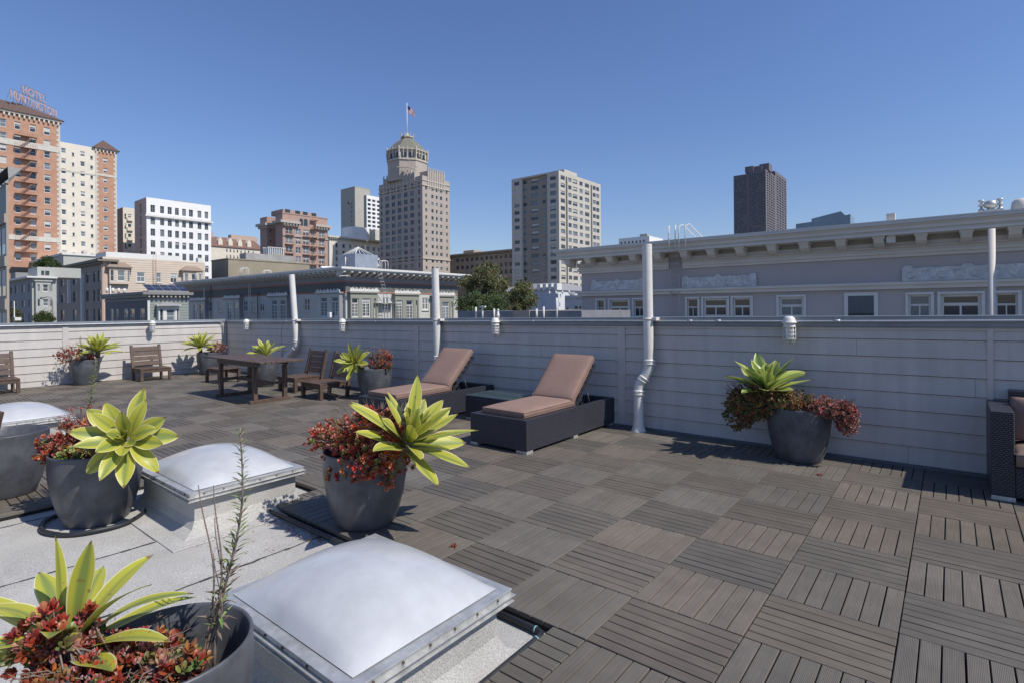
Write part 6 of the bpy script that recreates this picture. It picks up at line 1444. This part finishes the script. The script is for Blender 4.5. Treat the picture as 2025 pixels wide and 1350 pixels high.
b.facade('L', GZ, zbr, [c for k, c in enumerate(wcols) if k != 7], [(587.5, 629)], 1565, M_lav, 'tee', .16, M_wht, varset=(0, 0, 0, 4)); 
b.back(zbr, M_lav)
# plain venetian-blind window
mb = MB(); x0, x1 = Xc(1674), Xc(1732); zz1 = z_w+.05; mb.box(x0-.09, x1+.09, YL-.06, YL-.003, zz1-2.0, zz1+.1); mb.build; b.part('window_frame', mb, M_wht)
mb = MB(); mb.add([(x0+.07, YL-.065, zz1-1.9), (x1-.07, YL-.065, zz1-1.9), (x1-.07, YL-.065, zz1-.06), (x0+.07, YL-.065, zz1-.06)], [(0, 1, 2, 3)]); 
for k in range(8): mb.box(x0+.07, x1-.07, YL-.07, YL-.067, zz1-.148-k*.1, zz1-.06-k*.1, 1)
b.part('window', mb, [M_gl, mat('grey_blind', (.10, .12, .135), .6)])
mb = MB()
for c in wcols:
    if c[0] == 1674: continue
    x0, x1 = Xc(c[0]), Xc(c[1]); mb = MB()
    mb.box(x0-.11, x0, YL-.07, YL-.004, z_w-3, z_w); mb.box(x1, x1+.11, YL-.07, YL-.004, z_w-3, z_w); mb.box(x0-.11, x1+.11, YL-.10, YL-.004, z_w+.001, z_w+.10); b.part('window_casing', mb, M_wht)
# ledge, relief panels, architrave, brackets, crown
mb = MB(); 
for o, za, zb_ in ((.30, z_ledge1-.12, z_ledge1), (.20, z_ledge1-.30, z_ledge1-.121), (.12, z_ledge0, z_ledge1-.301)): mb.box(b.X1-o, b.X0, YL-o, YL-.004, za, zb_)
b.part('ledge', mb, M_crn)
for p0, p1 in ((1171, 1275), (1350, 1497), (1784.5, 2060)):
    mb = MB(); x0, x1 = Xc(p0), Xc(p1); z0 = z_ledge1+.02; z1 = on_y(1450, 545.5, YL).z; n = 40; vs = []
    for i in range(n+1):
        u = i/n; zt2 = z1+.015*math.sin(u*40)+(.09 if abs(u-.5) < .03 or abs(u-.05) < .03 or abs(u-.95) < .03 else 0); vs += [(x0+(x1-x0)*u, YL-.10, z0), (x0+(x1-x0)*u, YL-.13-.01*math.sin(u*90), (z0+zt2)/2), (x0+(x1-x0)*u, YL-.07, zt2)]
    fs = []
    for i in range(n): a = i*3; fs += [(a, a+3, a+4, a+1), (a+1, a+4, a+5, a+2)]
    mb.add(vs, fs, smooth=True); mb.box(x0, x1, YL-.069, YL-.003, z0, z1-.05)
    # scroll relief
    rr_ = random.Random(int(p0)); L_ = x1-x0; m_ = int(L_/.55)
    for k in range(m_):
        cx_ = x0+L_*(k+.5)/m_; r0 = (z1-z0)*.36; sgn = 1 if k % 2 else -1
        mb.tube([(cx_+r0*(1-t_/14)*math.cos(sgn*t_*.62), YL-.125, (z0+z1)/2+r0*(1-t_/14)*math.sin(sgn*t_*.62)) for t_ in range(13)], .020, 5)
    b.part('relief_panel', mb, M_orn)
xg0, xg1 = Xc(1325), Xc(1352)
def run(o, za, zb_, mbx):
    mbx.box(b.X1-o, xg0, YL-o, YL-.004, za, zb_); mbx.box(xg1, b.X0, YL-o, YL-.004, za, zb_)
mb = MB(); hh = zbr-z_arch0
for o, f0, f1 in ((.12, 0, .22), (.20, .221, .40), (.14, .401, .62), (.30, .621, .70), (.22, .701, 1.0)): run(o, z_arch0+hh*f0, z_arch0+hh*f1-.002, mb)
b.part('architrave', mb, M_crn)
OVL = 1.35; YC = YL-OVL; zct = on_y(1240, 484.3, YC).z; zcb = on_y(1240, 503.5, YC).z; xl = X_at(1095, YC); hc = zct-zcb
mb = MB()
for o, f0, f1 in ((.0, .80, 1.0), (.09, .66, .80), (.16, .36, .66), (.24, .18, .36), (.18, 0, .18)): mb.box(xl+o, b.X0, YC+o, YL+.5, zcb+hc*f0+.001, zcb+hc*f1)
b.part('crown_moulding', mb, M_crn)
mb = MB(); mb.box(xl-.03, b.X0, YC-.03, YC+.06, zcb+hc*.80, zcb+hc*.86); mb.box(xl, b.X0, YC-.02, YC+.05, zct+.001, zct+.06); b.part('gutter_edge', mb, M_rail)
pz = zcb
mb2 = MB(); mb2.box(b.X1, b.X0, YL+.02, YL+.5, zbr-.3, zcb+.2); b.part('upper_wall', mb2, M_crn)
cents = [1128, 1168, 1211, 1256, 1304, 1357, 1410, 1466.5, 1529.5, 1593, 1665, 1740, 1823, 1912, 2008, 2110]
for p in cents:
    x = X_at(p, YL-.6); w = .19; yb_ = YC+.35
    vs = []; mb = MB()
    for xx in (x-w, x+w): vs += [(xx, YL-.15, pz), (xx, yb_, pz), (xx, yb_, pz-.14), (xx, yb_+.12, pz-.30), (xx, yb_+.35, pz-.42), (xx, YL-.15, pz-.5)]
    mb.add(vs, [(5, 4, 3, 2, 1, 0), (6, 7, 8, 9, 10, 11)]+[(i, i+1, i+7, i+6) for i in range(5)]); mb.box(x-w-.04, x+w+.04, yb_-.05, YL-.15, pz-.10, pz-.001); b.part('bracket', mb, M_crn)
mb = MB(); xx = (xg0+xg1)/2
for dx in (-.25, .25): mb.tube([(xx+dx, YL-.25, z_w-2), (xx+dx, YL-.25, zcb)], .03, 6)
k = z_w-2
while k < zcb: mb.box(xx-.25, xx+.25, YL-.27, YL-.23, k, k+.03); k += .33
b.part('wall_ladder', mb, M_lav)
mb = MB()
for px_ in (1321, 1362): 
    xx = X_at(px_, YC)
    for dx in (-.18, .18): sgn = 1 if px_ < 1340 else -1; mb.tube([(xx+dx+.3*sgn, YC-.1, zcb), (xx+dx+.3*sgn, YC-.1, zct+.72), (xx+dx+.2*sgn, YC+.2, zct+.85), (xx+dx-.35*sgn, YC+1.3, zct-.05)], .032, 6)
b.part('ladder_rail', mb, M_wht)
mb = MB(); x = X_at(1962, YC-.25); mb.tube([(x, YC-.25, zcb-.1), (x, YC-.25, GZ)], .115, 14); b.part('downpipe', mb, M_crn)
b.finish()
def on_roof(name, label, cat, px, py, d, build, m, **k):
    p = at_d(px, py, d); t = empty(name, p, 0, label, cat); mb = MB(); build(mb); mb.build('body', m, t); return t
zr0 = zct
on_roof('chimney', 'short square vent stack on the lavender building roof', 'chimney', 1762, 436, 24, lambda m: m.box(-.16, .16, -.16, .16, -1.0, .28), M_crn)
on_roof('chimney', 'squat rounded chimney cap at the right edge of the lavender roof', 'chimney', 2020, 412, 23, lambda m: (m.lathe([(.34, -1), (.34, .05), (.30, .28), (.18, .40), (0, .42)], 16), m.tube([(.1, 0, .38), (.35, .1, .62)], .03, 6)), M_crn)
t = on_roof('vent_cowl', 'shiny metal ball vent between two turbine stacks on the lavender roof', 'vent', 1959, 413, 23, lambda m: (m.box(-.40, .40, -.2, .2, -1, -.06), m.lathe([(.12, -.06), (.12, .02), (.20, .05), (.24, .16), (.20, .28), (.10, .34), (0, .35)], 16)), M_steel)
for x in (-.30, .30): mb = MB(); mb.lathe([(.10, -.06), (.10, .0), (.045, .02), (.045, .30), (.11, .33), (.11, .38), (0, .39)], 12, c=(x, 0)); mb.lathe([(.045, .12), (.12, .14), (.12, .17), (.045, .2)], 12, c=(x, 0)); mb.build('flue', M_steel, t)

# ---- low roofs and little white houses between
b = Bldg('house', 'plain white cube of a house beside the lavender building, behind the wall', 1104, 62, 1068, 1117)
zt_ = b.zr(1104, 581.5); M_wr = mat('white_stucco', (.62, .62, .62), .85, var=.08, vscale=.6); M_wr2 = mat('white_stucco_shaded', (.50, .52, .56), .85, var=.06, vscale=.6)  # M_wr2 is the same stucco with shade mixed into its colour
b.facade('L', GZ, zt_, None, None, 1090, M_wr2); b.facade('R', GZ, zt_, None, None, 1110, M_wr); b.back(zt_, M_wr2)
mb = MB()
for k in range(4): mb = MB(); mb.tube([(b.X1+1+k*.9, b.Y0+.5, zt_), (b.X1+1+k*.9, b.Y0+.5, zt_+.35)], .09, 8); b.part('vent_cap', mb, M_wht)
b.finish()
b = Bldg('house', 'white house with curved window bay tucked behind the lavender building corner', 1160, 75, 1100, None)
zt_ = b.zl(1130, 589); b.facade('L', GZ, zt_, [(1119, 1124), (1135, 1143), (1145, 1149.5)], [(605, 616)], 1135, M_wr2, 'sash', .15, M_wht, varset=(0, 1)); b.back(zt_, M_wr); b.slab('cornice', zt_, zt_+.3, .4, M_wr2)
mb = MB(); p = at_d(1132, 583, 78); mb.lathe([(.3, 0), (.5, .3), (.75, .4), (.4, .42)], 14, c=(p.x, p.y)); mb.v = [(x, y, z+zt_+.3) for x, y, z in mb.v]; b.part('satellite_dish', mb, M_wht); b.finish()
b = Bldg('house', 'row of white houses with grey mansard dormers seen behind the big tree', 1102, 105, 985, None)
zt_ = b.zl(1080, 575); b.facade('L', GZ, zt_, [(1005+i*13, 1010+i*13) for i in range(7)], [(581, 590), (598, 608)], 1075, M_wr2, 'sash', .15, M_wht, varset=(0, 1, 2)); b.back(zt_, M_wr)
hip(b, b.X1, b.X0, b.Y0, b.Y1, zt_+.01, .3, 1.6, M_gry, 'mansard_roof', .25)
for i in range(4):
    x = X_at(1066+i*11, b.Y0); mb = MB(); mb.box(x-.4, x+.4, b.Y0-.1, b.Y0+1.6, zt_+.1, zt_+1.3); b.part('dormer', mb, M_wht)
b.finish()
# flat grey parapet just beyond the deck wall
M_flat = mat('grey_roof_parapet', (.21, .215, .235), .85, var=.12, vscale=1.5)
p0, p1 = on_y(905, 614, 22), on_y(1150, 614, 22); z = on_y(1030, 615, 22).z
t = empty('low_roof', ((p0.x+p1.x)/2, 22, GZ), 0, 'flat grey neighbouring roof parapet just above the deck wall, with one buff section', 'roof'); o = t.location
mb = MB(); mb.box(p0.x-o.x, p1.x-o.x, 0, 5, 0, z-GZ); mb.build('parapet', M_flat, t)
mb = MB(); xa, xb = X_at(1015, 22), X_at(1048, 22); mb.box(xa-o.x, xb-o.x, -.06, 5.0, z-GZ-1, z-GZ+.02); mb.build('buff_section', M_buff, t)
mb = MB()
for p, h in ((941, .22), (954, .28), (977, .12), (1075, .2), (1101, .62), (1061, .1)): x = X_at(p, 21.9)-o.x; mb.tube([(x, -.1, z-GZ-.6), (x, -.1, z-GZ+h)], .05, 8)
x = X_at(954, 21.9)-o.x; mb.box(x-.2, x+.2, -.15, -.02, z-GZ+.2, z-GZ+.27); mb.build('vent_stub', M_wht, t)

# ---------------------------------------------------------------- trees
def tree(base, h, crown, label, seed, n, cols, ls=.22, trunk=.25, name='tree', group='trees beyond the parapet'):
    rr = random.Random(seed); t = empty(name, base, 0, label, 'tree', group); lv = MB(); st = MB()
    bl = []
    for cx, cy, cz, r, sq in crown:
        bl.append((Vector((cx, cy, cz)), r, sq)); q = Vector((cx, cy, cz)); m = Vector((cx*.35, cy*.35, cz*.55))
        st.tube([(0, 0, 0), m*.6, m, q], [trunk, trunk*.75, trunk*.5, trunk*.12], 7, cap=False)
        for k in range(9):
            d = Vector((rr.gauss(0, 1), rr.gauss(0, 1), rr.gauss(.2, .8))).normalized(); e = q+Vector((d.x*r, d.y*r, d.z*r*sq))*.8; st.tube([m.lerp(q, .6), m.lerp(q, .8)+d*r*.25, e], [trunk*.2, trunk*.12, trunk*.04], 5, cap=False)
    for c, r, sq in bl:
        m = int(n*r*r); subs = []
        for k in range(int(16+r*6)):
            d = Vector((rr.gauss(0, 1), rr.gauss(0, 1), rr.gauss(0, 1))).normalized(); f = rr.random()**.4; subs.append((c+Vector((d.x*r, d.y*r, d.z*r*sq))*f*.88, r*rr.uniform(.16, .34), rr.uniform(.75, 1.3)))
        for k in range(m):
            sc, sr, tn = rr.choice(subs); d = Vector((rr.gauss(0, 1), rr.gauss(0, 1), rr.gauss(0, .8))); p = sc+d*sr*.55; col = rr.choice(cols); col = tuple(x*tn*rr.uniform(.8, 1.2) for x in col)
            a = Vector((rr.gauss(0, 1), rr.gauss(0, 1), rr.gauss(0, 1))).normalized(); b_ = a.orthogonal().normalized(); s_ = ls*rr.uniform(.5, 1.2)
            lv.add([p, p+a*s_*.5+b_*s_*.22, p+a*s_, p+a*s_*.5-b_*s_*.22], [(0, 1, 2, 3)], 0, col)
    st.build('trunk', mat('tree_bark', (.16, .12, .09), .9, var=.3, vscale=5), t); lv.build('crown', M_tree, t); return t
M_tree = mat('tree_foliage', (1, 1, 1), .7, attr=True, trans=.25)
OLV = [(.17, .16, .06), (.22, .20, .085), (.12, .13, .05), (.30, .24, .15)]; DRK = [(.06, .10, .035), (.085, .13, .05), (.12, .15, .05)]
D = 66.0; s1 = D/F_PX
def tp(px, py, dd=0): return at_d(px, py, D+dd)
b0 = tp(985, 700); bx_ = Vector((b0.x, b0.y, GZ))
def cr_at(lst): return [((tp(px, py, dd)-bx_).x, (tp(px, py, dd)-bx_).y, (tp(px, py, dd)-bx_).z, r*s1, sq) for px, py, dd, r, sq in lst]
tree(bx_, 20, cr_at([(958, 545, 0, 36, .8), (930, 565, 2, 24, .9), (985, 560, -1, 26, 1.0), (950, 598, 0, 42, .8)]), 'big olive-green tree with drooping pale tips right of the corniced building', 3, 900, OLV+DRK[1:], .34, .4)
tree(tp(975, 700)*1.0-Vector((0, 0, tp(975, 700).z-GZ)), 18, [((tp(px, py, -3)-tp(975, 700)).x, (tp(px, py, -3)-tp(975, 700)).y, (tp(px, py, -3)).z-GZ, r*s1, .8) for px, py, r in ((930, 598, 30), (985, 600, 28))], 'darker green tree under the big olive tree, just above the wall', 4, 900, DRK, .30, .3)
tree(tp(1030, 700)-Vector((0, 0, tp(1030, 700).z-GZ)), 17, [((tp(px, py, 4)-tp(1030, 700)).x, (tp(px, py, 4)-tp(1030, 700)).y, (tp(px, py, 4)).z-GZ, r*s1, sq) for px, py, r, sq in ((1030, 572, 27, .9), (1042, 594, 24, .9), (1008, 590, 18, 1), (1020, 606, 30, .5))], 'rounded olive tree standing left of the plain white house', 5, 1000, OLV[:3]+DRK[1:], .30, .3)
def small_tree(px, py, d, blobs, label, seed, cols, n=1100, ls=.26):
    g = at_d(px, py, d); g = Vector((g.x, g.y, GZ)); k = d/F_PX
    tree(g, 10, [((at_d(a, c, d)-g).x, (at_d(a, c, d)-g).y, at_d(a, c, d).z-GZ, r*k, sq) for a, c, r, sq in blobs], label, seed, n, cols, ls, .2)
small_tree(88, 640, 56, [(86, 628, 17, .9), (99, 632, 13, .9), (75, 633, 11, .9)], 'rounded dense green tree before the far grey house', 6, DRK+OLV[:1], 1600, .22)
small_tree(29, 640, 50, [(28, 622, 11, 1.2), (34, 632, 9, 1)], 'olive tree between the modern block and the grey house', 7, OLV[:2]+DRK[1:], 1800, .2)
small_tree(95, 530, 110, [(92, 516, 12, .7), (80, 523, 12, .6), (108, 524, 12, .5)], 'dark green tree against the foot of the brick hotel', 8, DRK, 700, .42)
b = Bldg('house', 'pale flat-roofed house behind the terrace house, below the brick hotel', 126, 118, 14, None); zt_ = b.zl(60, 521); b.facade('L', GZ, zt_, None, None, 60, M_gg); b.back(zt_, M_gg); b.slab('cornice', zt_, zt_+.4, .3, M_wht); b.finish()
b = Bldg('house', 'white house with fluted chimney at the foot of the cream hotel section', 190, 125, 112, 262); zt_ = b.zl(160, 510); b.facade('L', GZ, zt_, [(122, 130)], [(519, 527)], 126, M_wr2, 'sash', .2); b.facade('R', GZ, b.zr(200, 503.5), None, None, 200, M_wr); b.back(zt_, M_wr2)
mb = MB(); x = X_at(167, b.Y0+1)
for dx in (-.7, 0, .7): mb.tube([(x+dx, b.Y0+1, zt_-1), (x+dx, b.Y0+1, b.zl(167, 493))], .38, 10)
b.part('chimney', mb, M_pst); b.finish()
